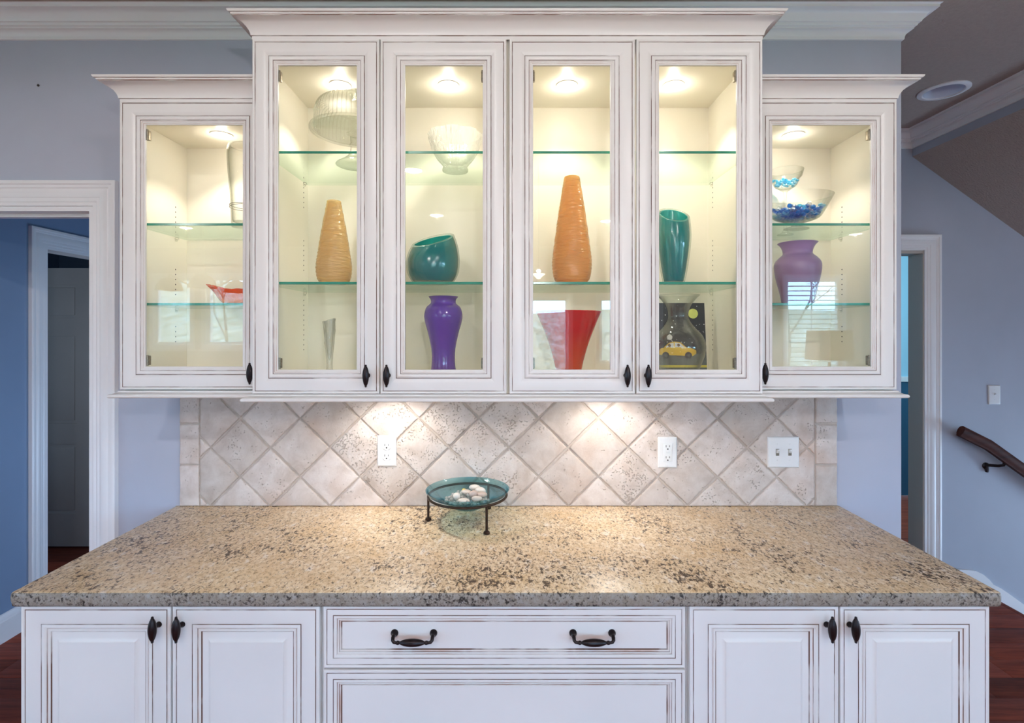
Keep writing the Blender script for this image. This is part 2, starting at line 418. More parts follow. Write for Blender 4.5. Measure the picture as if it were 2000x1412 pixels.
# ceiling
LX, LY, LH = 2.12, 0.60, 0.3
cb = MB().box(XL, XR, YR, LY-LH, CEIL, CEIL+0.06)
cb.box(XL, XR, LY+LH, 3.3, CEIL, CEIL+0.06)
cb.box(XL, LX-LH, LY-LH, LY+LH, CEIL, CEIL+0.06); cb.box(LX+LH, XR, LY-LH, LY+LH, CEIL, CEIL+0.06)
nn_ = 40; ci = [(LX+0.088*math.cos(2*PI*k/nn_), LY+0.088*math.sin(2*PI*k/nn_)) for k in range(nn_)]; sq = []
for k in range(nn_):
    a = 2*PI*k/nn_; m_ = max(abs(math.cos(a)), abs(math.sin(a))); sq.append((LX+LH*math.cos(a)/m_, LY+LH*math.sin(a)/m_))
cb.add([(x, y, CEIL) for x, y in ci]+[(x, y, CEIL) for x, y in sq], [(k, (k+1) % nn_, nn_+(k+1) % nn_, nn_+k) for k in range(nn_)])
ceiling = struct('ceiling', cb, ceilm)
# back walls: behind the kitchen wall, hall end and hall left
DRX0, DRX1, DRZ = 1.62, 2.469, 2.049         # far doorway
w = MB()
w.box(-0.5, DRX0, YB, YB+WT, 0, CEIL); w.box(DRX0, DRX1, YB, YB+WT, DRZ, CEIL); w.box(DRX1, XR, YB, YB+WT, -2.2, CEIL)
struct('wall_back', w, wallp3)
HD0, HD1 = 0.90, 1.72                         # hall door opening along y
w = MB()
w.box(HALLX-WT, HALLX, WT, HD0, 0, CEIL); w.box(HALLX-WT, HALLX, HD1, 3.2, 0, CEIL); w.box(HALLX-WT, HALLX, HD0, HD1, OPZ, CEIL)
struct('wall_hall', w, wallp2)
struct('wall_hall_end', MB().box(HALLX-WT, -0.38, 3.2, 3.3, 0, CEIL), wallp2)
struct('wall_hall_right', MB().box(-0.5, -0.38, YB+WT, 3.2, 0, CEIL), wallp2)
# closet-like room behind the hall door
w = MB(); w.box(-4.6, -4.5, 0.3, 3.3, 0, CEIL); w.box(-4.5, HALLX-WT, 3.2, 3.3, 0, CEIL); w.box(-4.5, HALLX-WT, 0.25, 0.35, 0, CEIL)
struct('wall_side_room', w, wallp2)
# right-hand room beyond the far doorway
w = MB(); w.box(1.0, 5.2, 3.0, 3.1, 0, CEIL); w.box(0.9, 1.0, YB+WT, 3.1, 0, CEIL); w.box(5.2, 5.3, YB+WT, 3.1, 0, CEIL)
farblue = principled('pale_blue_far_wall', (0.40, 0.68, 0.82), 0.6)
struct('wall_far_room', w, farblue)
# outer walls of the big room behind the camera
ADDED_SIDEW = [(XL, -1, -4.6, -2.9, 0.75, 2.15), (XR, 1, -5.4, -3.6, 0.75, 2.15)]  # unseen side windows, added to bring more daylight into the room
w = MB(); w.box(XL-0.1, XL, YR-0.1, -4.6, 0, CEIL); w.box(XL-0.1, XL, -2.9, WT, 0, CEIL); w.box(XL-0.1, XL, -4.6, -2.9, 0, 0.75); w.box(XL-0.1, XL, -4.6, -2.9, 2.15, CEIL)
struct('wall_left', w, rearw)
w = MB(); w.box(XR, XR+0.1, YR-0.1, -5.4, 0, CEIL); w.box(XR, XR+0.1, -3.6, YB+WT, -2.2, CEIL); w.box(XR, XR+0.1, -5.4, -3.6, 0, 0.75); w.box(XR, XR+0.1, -5.4, -3.6, 2.15, CEIL)
struct('wall_right', w, rearw)
for i, (xw, sg, ya, yb_, z0, z1) in enumerate(ADDED_SIDEW):
    fr = MB().sweep([(ya, z0), (yb_, z0), (yb_, z1), (ya, z1)], [(-0.07, 0.0), (-0.07, 0.02), (-0.01, 0.018), (0.0, 0.0), (0.03, -0.03), (0.03, -0.09), (-0.002, -0.09)], lambda a, b, v: (xw-sg*v, a, b), closed=True)
    wo = struct('window_%d' % (i+6), fr, trimw)
    MB().box(xw+sg*0.066, xw+sg*0.07, ya+0.02, yb_-0.02, z0+0.02, z1-0.02).build('pane', winglass, wo)
    MB().box(xw+sg*0.05, xw+sg*0.085, (ya+yb_)/2-0.02, (ya+yb_)/2+0.02, z0+0.02, z1-0.02).build('mullion', trimw, wo)
    pt = add_light('window_daylight', 'AREA', (xw+sg*0.12, (ya+yb_)/2, (z0+z1)/2), 1, rot=(0, sg*PI/2, 0), shape='RECTANGLE', size=z1-z0, size_y=yb_-ya)
    pt.data.cycles.is_portal = True

# ---- rear wall with windows (seen mirrored in the cabinet glass)
WINS = [(-5.13, -4.62, 1.37, 2.32), (-4.38, -3.80, 1.37, 2.32), (0.02, 0.785, 0.95, 2.02), (1.24, 2.05, 1.12, 2.02), (3.95, 4.72, 0.85, 2.30)]
xs = sorted(WINS); w = MB(); cur = XL
for (a, b, z0, z1) in xs:
    w.box(cur, a, YR-0.12, YR, 0, CEIL); w.box(a, b, YR-0.12, YR, 0, z0); w.box(a, b, YR-0.12, YR, z1, CEIL); cur = b
w.box(cur, XR, YR-0.12, YR, 0, CEIL)
struct('wall_rear', w, rearw)
for i, (a, b, z0, z1) in enumerate(WINS):
    fr = MB(); prof = [(-0.07, 0.0), (-0.07, 0.02), (-0.055, 0.024), (-0.01, 0.018), (0.0, 0.0), (0.03, -0.03), (0.03, -0.09), (-0.002, -0.09)]
    fr.sweep([(a, z0), (b, z0), (b, z1), (a, z1)], prof, lambda x, z, v: (x, YR+v, z), closed=True)
    wo = struct('window_%d' % (i+1), fr, trimw)
    MB().box(a-0.09, b+0.09, YR, YR+0.06, z0-0.095, z0-0.07).build('sill', trimw, wo)
    MB().box(a+0.02, b-0.02, YR-0.07, YR-0.066, z0+0.02, z1-0.02).build('pane', winglass, wo)
    if i == 4:
        k = 0; zz = z0+0.06
        while zz < z1-0.04:
            sl = MB().add([(a+0.03, YR-0.05, zz), (b-0.03, YR-0.05, zz), (b-0.03, YR-0.012, zz+0.010), (a+0.03, YR-0.012, zz+0.010),
                           (a+0.03, YR-0.05, zz-0.003), (b-0.03, YR-0.05, zz-0.003), (b-0.03, YR-0.012, zz+0.007), (a+0.03, YR-0.012, zz+0.007)],
                          [(0, 1, 2, 3), (4, 7, 6, 5), (0, 4, 5, 1), (2, 6, 7, 3), (1, 5, 6, 2), (0, 3, 7, 4)])
            sl.build('blind_slat', trimw, wo, smooth=False); zz += 0.068
        MB().box((a+b)/2-0.008, (a+b)/2+0.008, YR-0.064, YR-0.054, z0+0.02, z1-0.02).build('muntin', trimw, wo)
    pt = add_light('window_daylight', 'AREA', ((a+b)/2, YR-0.13, (z0+z1)/2), 1, rot=(PI/2, 0, PI), shape='RECTANGLE', size=b-a, size_y=z1-z0)
    pt.data.cycles.is_portal = True
# bare trees and lawn beyond those windows
tag(MB().box(-30, 30, -40, YR-0.4, -0.4, -0.3).build('lawn', lawnm, smooth=False), kind='structure')
hv = []; hx = [-40+4*k for k in range(21)]; hr_ = random.Random(2)
for (yy, z0) in ((-20, -0.32), (-28, 0.9), (-40, 3.0), (-44, 2.4), (-44, -0.4)):
    hv += [(x, yy, z0+(hr_.uniform(-.25, .25)+max(0, (-x-12)*0.22)*z0/3 if z0 > 0 else 0)) for x in hx]
hf = [(r*21+k, r*21+k+1, (r+1)*21+k+1, (r+1)*21+k) for r in range(4) for k in range(20)]
m, nt, out = mat('winter_woodland'); p = nt.nodes.new('ShaderNodeBsdfPrincipled'); L(nt, p.outputs[0], out.inputs[0]); p.inputs['Roughness'].default_value = 1.0
L(nt, ramp(nt, noise(nt, objco(nt, (1, 0.3, 0.5)), 2.2, 10, 0.85), [(0.38, (0.10, 0.10, 0.06)), (0.5, (0.26, 0.25, 0.17)), (0.62, (0.52, 0.50, 0.42))]), p.inputs['Base Color'])
tag(MB().add(hv, hf).build('hill', m, smooth=True), kind='structure')
def tree(x, y, h, seed, label):
    r = random.Random(seed); mb = MB(); mb2 = MB()
    def grow(t, p, d, ln, rad, lev):
        q = p+d*ln; mid = p+d*ln*0.5+Vector((r.uniform(-.06, .06), r.uniform(-.06, .06), 0))*ln
        t.tube([p, mid, q], [rad, rad*0.85, rad*0.65], 4)
        if lev == 0: return
        for _ in range(3 if lev > 1 else 4):
            nd = (d+Vector((r.uniform(-.9, .9), r.uniform(-.5, .5), r.uniform(-.2, .45)))).normalized()
            grow(mb2, q-d*ln*r.uniform(0, .4), nd, ln*r.uniform(.55, .8), rad*0.55, lev-1)
    grow(mb, Vector((0, 0, 0)), Vector((0, 0, 1)), h*0.34, h*0.009, 5)
    t = thing('bare_tree', label, 'tree', (x, y, -0.31))
    a = mb.build('trunk', barkm, None); a.parent = t
    b = mb2.build('branches', barkm, None); b.parent = t
tree(0.2, -14.5, 7.5, 1, 'bare grey tree mirrored in the glass above the red vase')
tree(-9.6, -16.0, 7.0, 2, 'bare grey tree mirrored in the leftmost cabinet door')
tree(9.5, -16.5, 7.5, 5, 'bare grey tree mirrored behind the blinds in the rightmost cabinet door')

# ---- mouldings of the room
crownp = [(0.0, -0.0915), (0.0065, -0.0905), (0.008, -0.086), (0.0075, -0.083), (0.0095, -0.075), (0.014, -0.068), (0.021, -0.0625), (0.0275, -0.061),
          (0.0275, -0.0555), (0.0345, -0.053), (0.036, -0.049), (0.036, -0.045), (0.0435, -0.0435), (0.0455, -0.038), (0.050, -0.033),
          (0.055, -0.024), (0.063, -0.017), (0.072, -0.0135), (0.080, -0.0125), (0.080, -0.004), (0.0835, -0.0015), (0.087, 0.0)]
# path with the wall on the right of travel, moulding projecting to the left
t1 = MB().sweep([(WEND, WT), (WEND, 0.0), (XL, 0.0)], crownp, XY(CEIL))
struct('trim_1', t1, trimw, smooth=True)
struct('trim_2', MB().sweep([(2.40, YB), (WEND, YB)], [(u, v) for u, v in crownp], XY(CEIL)), trimw, smooth=True)
struct('trim_3', MB().sweep([(2.40, -0.9), (2.40, YB)], [(u, v) for u, v in crownp], XY(CEIL)), trimw, smooth=True)
CAS = [(0.0, 0.0), (0.0, 0.019), (0.004, 0.021), (0.013, 0.021), (0.016, 0.017), (0.026, 0.0165), (0.029, 0.013), (0.034, 0.0155), (0.046, 0.0165),
       (0.060, 0.0135), (0.063, 0.0105), (0.070, 0.0115), (0.076, 0.009), (0.079, 0.006), (0.088, 0.008), (0.092, 0.007), (0.092, 0.0)]
# cased opening in the kitchen wall: the casing runs up, over and down
c = 0.0925
struct('trim_4', MB().sweep([(OP1+c, 0), (OP1+c, OPZ+c), (OP0-c, OPZ+c), (OP0-c, 0)], CAS, XZ(0)), trimw, smooth=True)
j = MB(); j.box(OP1-0.018, OP1+0.004, 0.0, WT, 0, OPZ-0.018); j.box(OP0-0.004, OP0+0.018, 0.0, WT, 0, OPZ-0.018); j.box(OP0-0.004, OP1+0.004, 0.0, WT, OPZ-0.018, OPZ+0.004)
j.box(OP0+0.018, OP1-0.018, 0.045, 0.075, OPZ-0.03, OPZ-0.018)
struct('trim_5', j, trimw)
# hall door casing on the hall's left wall, jamb and the open door leaf
struct('trim_6', MB().sweep([(HD0-0.092, 0), (HD0-0.092, OPZ+0.092), (HD1+0.092, OPZ+0.092), (HD1+0.092, 0)], [(-u, v) for u, v in CAS], lambda a, b, v: (HALLX+v, a, b)), trimw, smooth=True)
j = MB(); j.box(HALLX-WT, HALLX+0.004, HD0-0.004, HD0+0.018, 0, OPZ-0.018); j.box(HALLX-WT, HALLX+0.004, HD1-0.018, HD1+0.004, 0, OPZ-0.018); j.box(HALLX-WT, HALLX+0.004, HD0-0.004, HD1+0.004, OPZ-0.018, OPZ+0.004)
struct('trim_7', j, trimw)
# far doorway casing, jamb
struct('trim_8', MB().sweep([(DRX1+0.0925, 0), (DRX1+0.0925, DRZ+0.0925), (DRX0-0.0925, DRZ+0.0925), (DRX0-0.0925, 0)], CAS, XZ(YB)), trimw, smooth=True)
j = MB(); j.box(DRX1-0.006, DRX1+0.004, YB, YB+WT, 0, DRZ-0.018); j.box(DRX0, DRX1+0.004, YB, YB+WT, DRZ-0.018, DRZ+0.004)
struct('trim_9', j, principled('shaded_jamb_paint', (0.50, 0.45, 0.40), 0.5))  # white jamb greyed: its shade is put into the colour
# panelled door leaves
def leaf(name, x0, x1, y0, y1, z1, m, hm, hside):
    W_ = x1-x0
    dm = MB().box(x0, x1, y0+0.008, y1-0.008, 0.012, z1)
    st = 0.11; cx = (x0+x1)/2
    for (a, b, c_, d_) in ((x0, x0+st, 0.012, z1), (x1-st, x1, 0.012, z1), (cx-0.05, cx+0.05, 0.012, z1)):
        dm.box(a, b, y0, y1, c_, d_)
    for (c_, d_) in ((0.012, 0.25), (0.75, 0.90), (1.55, 1.66), (z1-0.12, z1)):
        dm.box(x0+st, cx-0.05, y0, y1, c_, d_); dm.box(cx+0.05, x1-st, y0, y1, c_, d_)
    o = struct(name, dm, m)
    for (c_, d_) in ((0.25, 0.75), (0.90, 1.55), (1.66, z1-0.12)):
        for (a, b) in ((x0+st, cx-0.05), (cx+0.05, x1-st)):
            MB().bbox(a+0.02, b-0.02, y0+0.002, y1-0.002, c_+0.02, d_-0.02, 0.006).build('panel', m, o)
    hx = x0+0.06 if hside < 0 else x1-0.06
    MB().lathe([(0.012, 0.0), (0.012, -0.03), (0.026, -0.045), (0.022, -0.062), (0.0, -0.066)], (hx, y0, 0.95), 16, axis='y').build('knob', hm, o)
    return o
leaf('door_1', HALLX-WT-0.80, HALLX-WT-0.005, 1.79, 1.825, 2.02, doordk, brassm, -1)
struct('trim_10', MB().bbox(1.0, 5.2, 2.975, 3.0, 1.08, 1.13, 0.006), trimw)
struct('wall_far_room_dado', MB().box(1.0, 5.2, 2.988, 3.0, 0.0, 1.08), principled('deep_blue_dado', (0.03, 0.11, 0.19), 0.6))
# baseboards
BB = [(0.0, 0.0), (0.016, 0.0), (0.016, 0.105), (0.012, 0.110), (0.012, 0.120), (0.006, 0.137), (0.0, 0.14)]
struct('baseboard_hall', MB().sweep([(HALLX, WT), (HALLX, HD0-0.092)], [(-u, v) for u, v in BB], XY(0)), trimw, smooth=True)
struct('baseboard_front', MB().sweep([(OP1+c, 0), (-1.25, 0)], [(-u, v) for u, v in BB], XY(0)), trimw, smooth=True)
struct('baseboard_right', MB().sweep([(1.22, 0), (WEND, 0), (WEND, WT)], [(-u, v) for u, v in BB], XY(0)), trimw, smooth=True)
# back-wall skirt: baseboard that curves over and follows the stairs down
top = [(DRX1+0.098, 0.14), (2.72, 0.14), (2.77, 0.134), (2.815, 0.112), (2.85, 0.082), (2.875, 0.052), (2.92, 0.030), (2.97, -0.004), (3.10, -0.098), (3.6, -0.46), (5.5, -1.83)]
bot = [(DRX1+0.098, 0.0), (2.72, 0.0), (2.77, -0.01), (2.815, -0.03), (2.85, -0.06), (2.875, -0.085), (2.92, -0.12), (2.97, -0.16), (3.10, -0.25), (3.6, -0.62), (5.5, -2.0)]
sk = MB(); n = len(top)
vs = [(x, YB-0.014, z) for x, z in top]+[(x, YB-0.014, z) for x, z in bot]+[(x, YB, z) for x, z in top]+[(x, YB, z) for x, z in bot]
fs = []
for i in range(n-1):
    fs += [(i, i+1, n+i+1, n+i), (2*n+i, 3*n+i, 3*n+i+1, 2*n+i+1), (i, 2*n+i, 2*n+i+1, i+1), (n+i, n+i+1, 3*n+i+1, 3*n+i)]
fs += [(0, n, 3*n, 2*n), (n-1, 3*n-1, 4*n-1, 2*n-1)]
struct('baseboard_stairs', sk.add(vs, fs), trimw)
# descending stairs
stair = struct('floor_stairs', MB().box(2.80, 2.812, -0.6, YB-0.015, -0.19, -0.012), floorm)
for k in range(6):
    x0 = 2.80+k*0.25; z = -0.19*(k+1)
    if k == 0: MB().bbox(2.80, 2.835, -0.6, YB-0.015, -0.030, 0.0, 0.008).build('nosing', floorm, stair)
    MB().bbox(x0, x0+0.28, -0.6, YB-0.015, z-0.028, z, 0.008).build('tread', floorm, stair)
    MB().box(x0+0.25, x0+0.262, -0.6, YB-0.015, z-0.19, z-0.028).build('riser', trimw, stair)
w = MB(); w.box(2.80, XR+0.1, -0.7, -0.6, -2.3, -0.0125); w.box(2.70, 2.80, -0.7, YB, -2.3, -0.0605); w.box(2.80, XR+0.1, -0.6, YB+WT, -2.3, -2.2)
struct('wall_stairwell', w, wallp3)
# dropped header over the stairs and the sloping stair ceiling
hb = 2.612
struct('wall_header', MB().box(2.40, 2.52, -0.9, YB, hb, CEIL), wallp3)
sl = -0.72
x1 = XR
vs = []
for (yy) in (-0.9, YB):
    vs += [(2.40, yy, hb), (x1, yy, hb+sl*(x1-2.40)), (x1, yy, hb+sl*(x1-2.40)+0.1), (2.46, yy, hb+0.04)]
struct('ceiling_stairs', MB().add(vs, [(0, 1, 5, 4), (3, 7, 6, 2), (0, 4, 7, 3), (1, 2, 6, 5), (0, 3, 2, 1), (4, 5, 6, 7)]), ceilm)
struct('wall_stairs', MB().box(2.52, XR, -0.9, -0.8, 0.3, CEIL), wallp)

# ------------------------------------------------------------------ ceiling lights
def can(x, y, label, lit, power=CAN_W, col=(1.0, 0.95, 0.95)):
    t = thing('recessed_ceiling_light', label, 'ceiling light', (x, y, CEIL))
    MB().lathe([(0.094, 0.0), (0.094, -0.004), (0.088, -0.007), (0.072, -0.007), (0.070, -0.003), (0.070, 0.0)], (x, y, CEIL), 40, cap=False).build('trim_ring', trimw, t)
    # shallow reflector dish and bulb inside the ring
    MB().lathe([(0.071, -0.004), (0.066, -0.0012), (0.0, -0.001)], (x, y, CEIL), 32, cap=False).build('reflector', brassm if not lit else trimw, t)
    if lit:
        MB().lathe([(0.070, -0.0015), (0.062, -0.0045), (0.03, -0.0065), (0.0, -0.007)], (x, y, CEIL), 32).build('bulb', can_e, t)
        add_light('can_lamp', 'SPOT', (x, y, CEIL-0.014), power, col, (0, 0, 0), spot_size=math.radians(179), spot_blend=0.12, shadow_soft_size=0.006)
    return t
can(-0.73, -2.63, 'lit ceiling light mirrored high in the second tall cabinet door', True)
can(-0.77, -4.12, 'lit ceiling light mirrored above the round teal vase', True)
can(-3.74, -4.61, 'lit ceiling light mirrored under the upper shelf of the leftmost cabinet', True)
can(1.0, -2.63, 'lit ceiling light over the kitchen, outside the picture to the right', True)
can(1.02, -4.4, 'lit ceiling light further back in the kitchen, outside the picture', True)
can(4.2, -5.0, 'lit ceiling light mirrored beside the lilac vase', True, 9)
# the unlit one by the stairs, with a deep white reflector
xx, yy = LX, LY
t = thing('recessed_ceiling_light', 'unlit recessed ceiling light near the stair crown moulding', 'ceiling light', (xx, yy, CEIL))
MB().lathe([(0.105, 0.0), (0.105, -0.005), (0.098, -0.009), (0.084, -0.009), (0.081, -0.004)], (xx, yy, CEIL), 48, cap=False).build('trim_ring', trimw, t)
MB().lathe([(0.082, -0.005), (0.080, 0.02), (0.072, 0.08), (0.060, 0.105), (0.0, 0.115)], (xx, yy, CEIL), 48, cap=False).build('reflector', canin, t)
MB().lathe([(0.0, 0.040), (0.025, 0.044), (0.046, 0.056), (0.048, 0.062), (0.030, 0.10), (0.018, 0.112)], (xx, yy, CEIL), 28, cap=False).build('bulb', plast, t)

add_light('stairwell_fill_light', 'AREA', (5.35, 0.0, 0.1), 42, (0.50, 0.74, 1.0), (0, PI/2-0.0, 0.25), shape='RECTANGLE', size=1.5, size_y=1.0)  # added fill lamp to brighten the stair wall; no window stands here
# added lamps for assumed daylight in the hall and far room; no windows built
add_light('added_hall_fill_light', 'AREA', (-0.56, 1.78, 0.6), 9, (0.42, 0.66, 1.0), (0, PI/2, 0), shape='RECTANGLE', size=0.9, size_y=0.95)  # unseen added lamp throwing blue light on the hall wall and door
add_light('added_far_room_fill_light', 'AREA', (2.3, 1.9, 1.9), 20, (0.55, 0.85, 1.0), (PI/2, 0, -0.8), shape='RECTANGLE', size=0.8, size_y=1.2)  # unseen added lamp lighting the pale blue wall beyond the doorway

add_light('side_room_fill_light', 'AREA', (-3.2, 0.45, 1.5), 1.3, (0.75, 0.9, 1.0), (PI/2, 0, 0), shape='RECTANGLE', size=0.6, size_y=1.0)  # added dim lamp so the door leaf shows; no window behind it

# ------------------------------------------------------------------ cabinet doors
mm = 0.001
GLASS_DOOR = [(0, 21, 0), (0, 3.0, 0), (1.2, 1.0, 0), (3.6, 0.2, 0), (6.0, 0.8, 0), (7.4, 2.4, 0), (7.7, 3.8, 1), (9.1, 3.8, 1), (9.4, 2.4, 1), (11.5, 2.0, 0), (20, 1.8, 0), (27, 2.3, 0), (34, 3.8, 0), (40, 6.0, 0),
              (45, 8.4, 0), (45.3, 9.6, 1), (46.7, 9.6, 1), (47.0, 7.6, 1), (49.5, 5.8, 0), (52.5, 5.2, 0), (55.5, 6.2, 0), (58.2, 8.8, 0), (58.5, 9.8, 1), (59.5, 9.8, 1), (59.8, 9.2, 2), (62.6, 9.6, 0), (62.9, 10.8, 2), (63.7, 10.8, 2), (66.6, 12.0, 0),
              (66.9, 13.2, 2), (67.7, 13.4, 2), (70.8, 15.0, 0), (71.2, 21, 0), (0, 21, 0)]
RAISED = [(0, 20, 0), (0, 2.8, 0), (1.2, 0.9, 0), (4, 0.2, 0), (7, 0.8, 0), (9, 2.2, 0), (9.3, 3.6, 1), (10.6, 3.6, 1), (10.9, 2.1, 1), (13, 1.8, 0), (26, 1.6, 0), (38, 2.6, 0), (47, 5.0, 0), (47.3, 6.6, 1), (48.7, 6.6, 1), (49.1, 4.8, 1),
          (52.5, 3.6, 0), (56.5, 4.2, 0), (59.6, 7.4, 0), (59.9, 9.2, 1), (62, 9.2, 2), (62.4, 8.4, 0), (68, 9.4, 0), (68.4, 11.8, 1), (70.2, 11.8, 1), (70.7, 11.0, 0), (84, 9.8, 0), (91, 7.0, 0), (93, 5.4, 0), (93.6, 4.4, 0)]
DRAWER = [(0, 20, 0), (0, 2.8, 0), (1.2, 0.9, 0), (3.6, 0.2, 0), (6, 0.8, 0), (7.6, 2.2, 0), (7.9, 3.6, 1), (9.1, 3.6, 1), (9.4, 2.0, 1), (12, 1.8, 0), (23.5, 2.4, 0), (23.8, 4.0, 1), (25.1, 4.0, 1), (25.4, 2.4, 1), (28.4, 1.6, 0), (31, 2.4, 0), (33, 4.6, 0), (33.3, 6.0, 1), (34.7, 6.0, 2), (35, 5.4, 2), (37.4, 6.2, 0), (37.8, 8.2, 1), (39, 8.2, 2),
          (39.4, 7.6, 0), (42, 8.6, 2), (42.4, 11.0, 1), (44.2, 11.0, 1), (44.6, 10.4, 2)]
def panel_front(name, parent, x0, x1, z0, z1, yf, prof, solid):
    pr = [(u*mm, v*mm) for u, v, _ in prof]; ms = [prof[k+1][2] for k in range(len(prof)-1)]
    mb = MB(); path = [(x0, z0), (x1, z0), (x1, z1), (x0, z1)]
    o = len(mb.v); mb.sweep(path, pr, XZ(yf, 1), closed=True, mats=ms)
    if solid:
        P = len(pr); mb.f.append([o+i*P+P-1 for i in range(4)]); mb.mi.append(0)
        mb.f.append([o+i*P for i in range(4)]); mb.mi.append(0)
    return mb.build(name, [paint, groove, wash], parent, True, 28)
RIB = 10
def oval_handle(parent, x, z, yf, length=0.067, r=0.0088, stand=0.021, tilt=0.0):
    y = yf-stand; mb = MB(); h = length/2
    tip = [(0.0, -h), (0.0020, -h+0.0004), (0.0032, -h+0.0020), (0.0033, -h+0.0034), (0.0026, -h+0.0048), (0.0040, -h+0.0058), (0.0043, -h+0.0072)]
    pr = list(tip); hb2 = h-0.0072
    for k in range(1, 18):
        t = -1+2*k/18.0; pr.append((0.0043+(r-0.0043)*(1-t*t)**0.9, t*hb2))
    pr += [(a, -b) for a, b in tip[::-1]]
    mb.lathe(pr, (x, y, z), 40, fn=lambda rr, hh, a: ((rr*(1+0.09*abs(math.cos(RIB*a/2))) if rr > 0.0045 else rr), hh))
    # stem and rosette behind it
    mb.lathe([(0.0075, 0.0), (0.0075, -0.002), (0.0055, -0.0045), (0.0038, -0.008), (0.0042, -0.017), (0.0, -0.020)], (x, yf+0.0018, z), 20, axis='y')
    return mb.build('handle', bronze, parent, True, 50)
def glass_door(parent, x0, x1, z0, z1, yf, hx, hz, hinge_side):
    d = panel_front('door', parent, x0, x1, z0, z1, yf, GLASS_DOOR, False)
    MB().box(x0+0.067, x1-0.067, yf+0.0155, yf+0.0195, z0+0.067, z1-0.067).build('glass_pane', pane_m, d, smooth=False)
    oval_handle(d, hx, hz, yf)
    for zz in (z0+0.075, z1-0.115):
        xh = x0+0.0725 if hinge_side < 0 else x1-0.0725
        hb_ = MB().bbox(xh-0.004, xh+0.004, yf+0.022, yf+0.034, zz, zz+0.03, 0.002)
        hb_.lathe([(0.003, -0.002), (0.003, 0.032)], (xh, yf+0.022, zz), 10)
        hb_.build('hinge', hinge_m, d)
    return d

YC, YS = -0.401, -0.325                    # door faces of the tall and of the side cabinets
CX0, CXM, CX1 = -0.7745, -0.012, 0.7465
SXL, SXR = -1.2265, 1.203
ZB = 1.3815
SH_C = (1.711, 2.111); SH_S = (1.6505, 1.906)
def puck(parent, x, y, z, k=1.0):
    mb = MB().lathe([(0.036, 0.0), (0.036, -0.002), (0.031, -0.004), (0.026, -0.004), (0.025, -0.0015)], (x, y, z), 32, cap=False)
    o = mb.build('puck_light', trimw, parent)
    MB().lathe([(0.025, -0.0012), (0.02, -0.0045), (0.0, -0.006)], (x, y, z), 28).build('bulb', puck_e, o)
    add_light('cabinet_puck', 'SPOT', (x, y, z-0.014), PUCK_W*k, WARM, (0, 0, 0), spot_size=math.radians(112), spot_blend=0.45, shadow_soft_size=0.018)
    add_light('cabinet_puck_glow', 'POINT', (x, y, z-0.030), PUCK_W*0.06*k, WARM, shadow_soft_size=0.014)
def shelf(parent, x0, x1, yf, yb, z):
    mb = MB().box(x0, x1, yf+0.0012, yb, z, z+0.008, 0)
    # polished green edge along the front
    mb.add([(x0, yf, z+0.0008), (x1, yf, z+0.0008), (x1, yf, z+0.0072), (x0, yf, z+0.0072), (x0, yf+0.0012, z), (x1, yf+0.0012, z), (x1, yf+0.0012, z+0.008), (x0, yf+0.0012, z+0.008)],
           [(0, 1, 2, 3), (0, 4, 5, 1), (3, 2, 6, 7), (0, 3, 7, 4), (1, 5, 6, 2)], 1)
    for k in range(3): mb.mi[k] = mb.mi[k]
    o = mb.build('glass_shelf', [shelf_m, edge_m], parent, smooth=False)
    return o
def shell(t, x0, x1, yf, z0, z1, side_l, side_r, pins):
    """carcass panels between the doors and the wall"""
    yb = -0.002
    MB().box(x0, x0+0.013, yf, yb, z0, z1).build('side_panel', [side_l], t, smooth=False)
    MB().box(x1-0.013, x1, yf, yb, z0, z1).build('side_panel', [side_r], t, smooth=False)
    for (xa, xb) in ((x0, x0+0.013), (x1-0.013, x1)): pass
    MB().box(x0+0.013, x1-0.013, yb-0.008, yb, z0, z1).build('back_panel', intm, t, smooth=False)
    for side, rows in pins:
        mb = MB(); xs_ = x0+0.0131 if side < 0 else x1-0.0131
        for (yy_, za, zb_) in rows:
            zz = za
            while zz < zb_:
                mb.lathe([(0.0026, 0.0), (0.0022, 0.0005 if side < 0 else -0.0005), (0.0, 0.0005 if side < 0 else -0.0005)], (xs_, yy_, zz), 8, axis='x'); zz += 0.018
        if mb.v: tag(mb.build('shelf_pin_holes', darkm, t), kind='stuff')
def clips(parent, xs_, ys_, z, sgn):
    for y in ys_:
        mb = MB().bbox(min(xs_, xs_+sgn*0.010), max(xs_, xs_+sgn*0.010), y-0.005, y+0.005, z-0.0085, z-0.0005, 0.0015)
        mb.lathe([(0.0035, 0.0), (0.0035, sgn*0.006)], (xs_, y, z-0.011), 10, axis='x')
        mb.build('shelf_clip', vessel_m, parent)

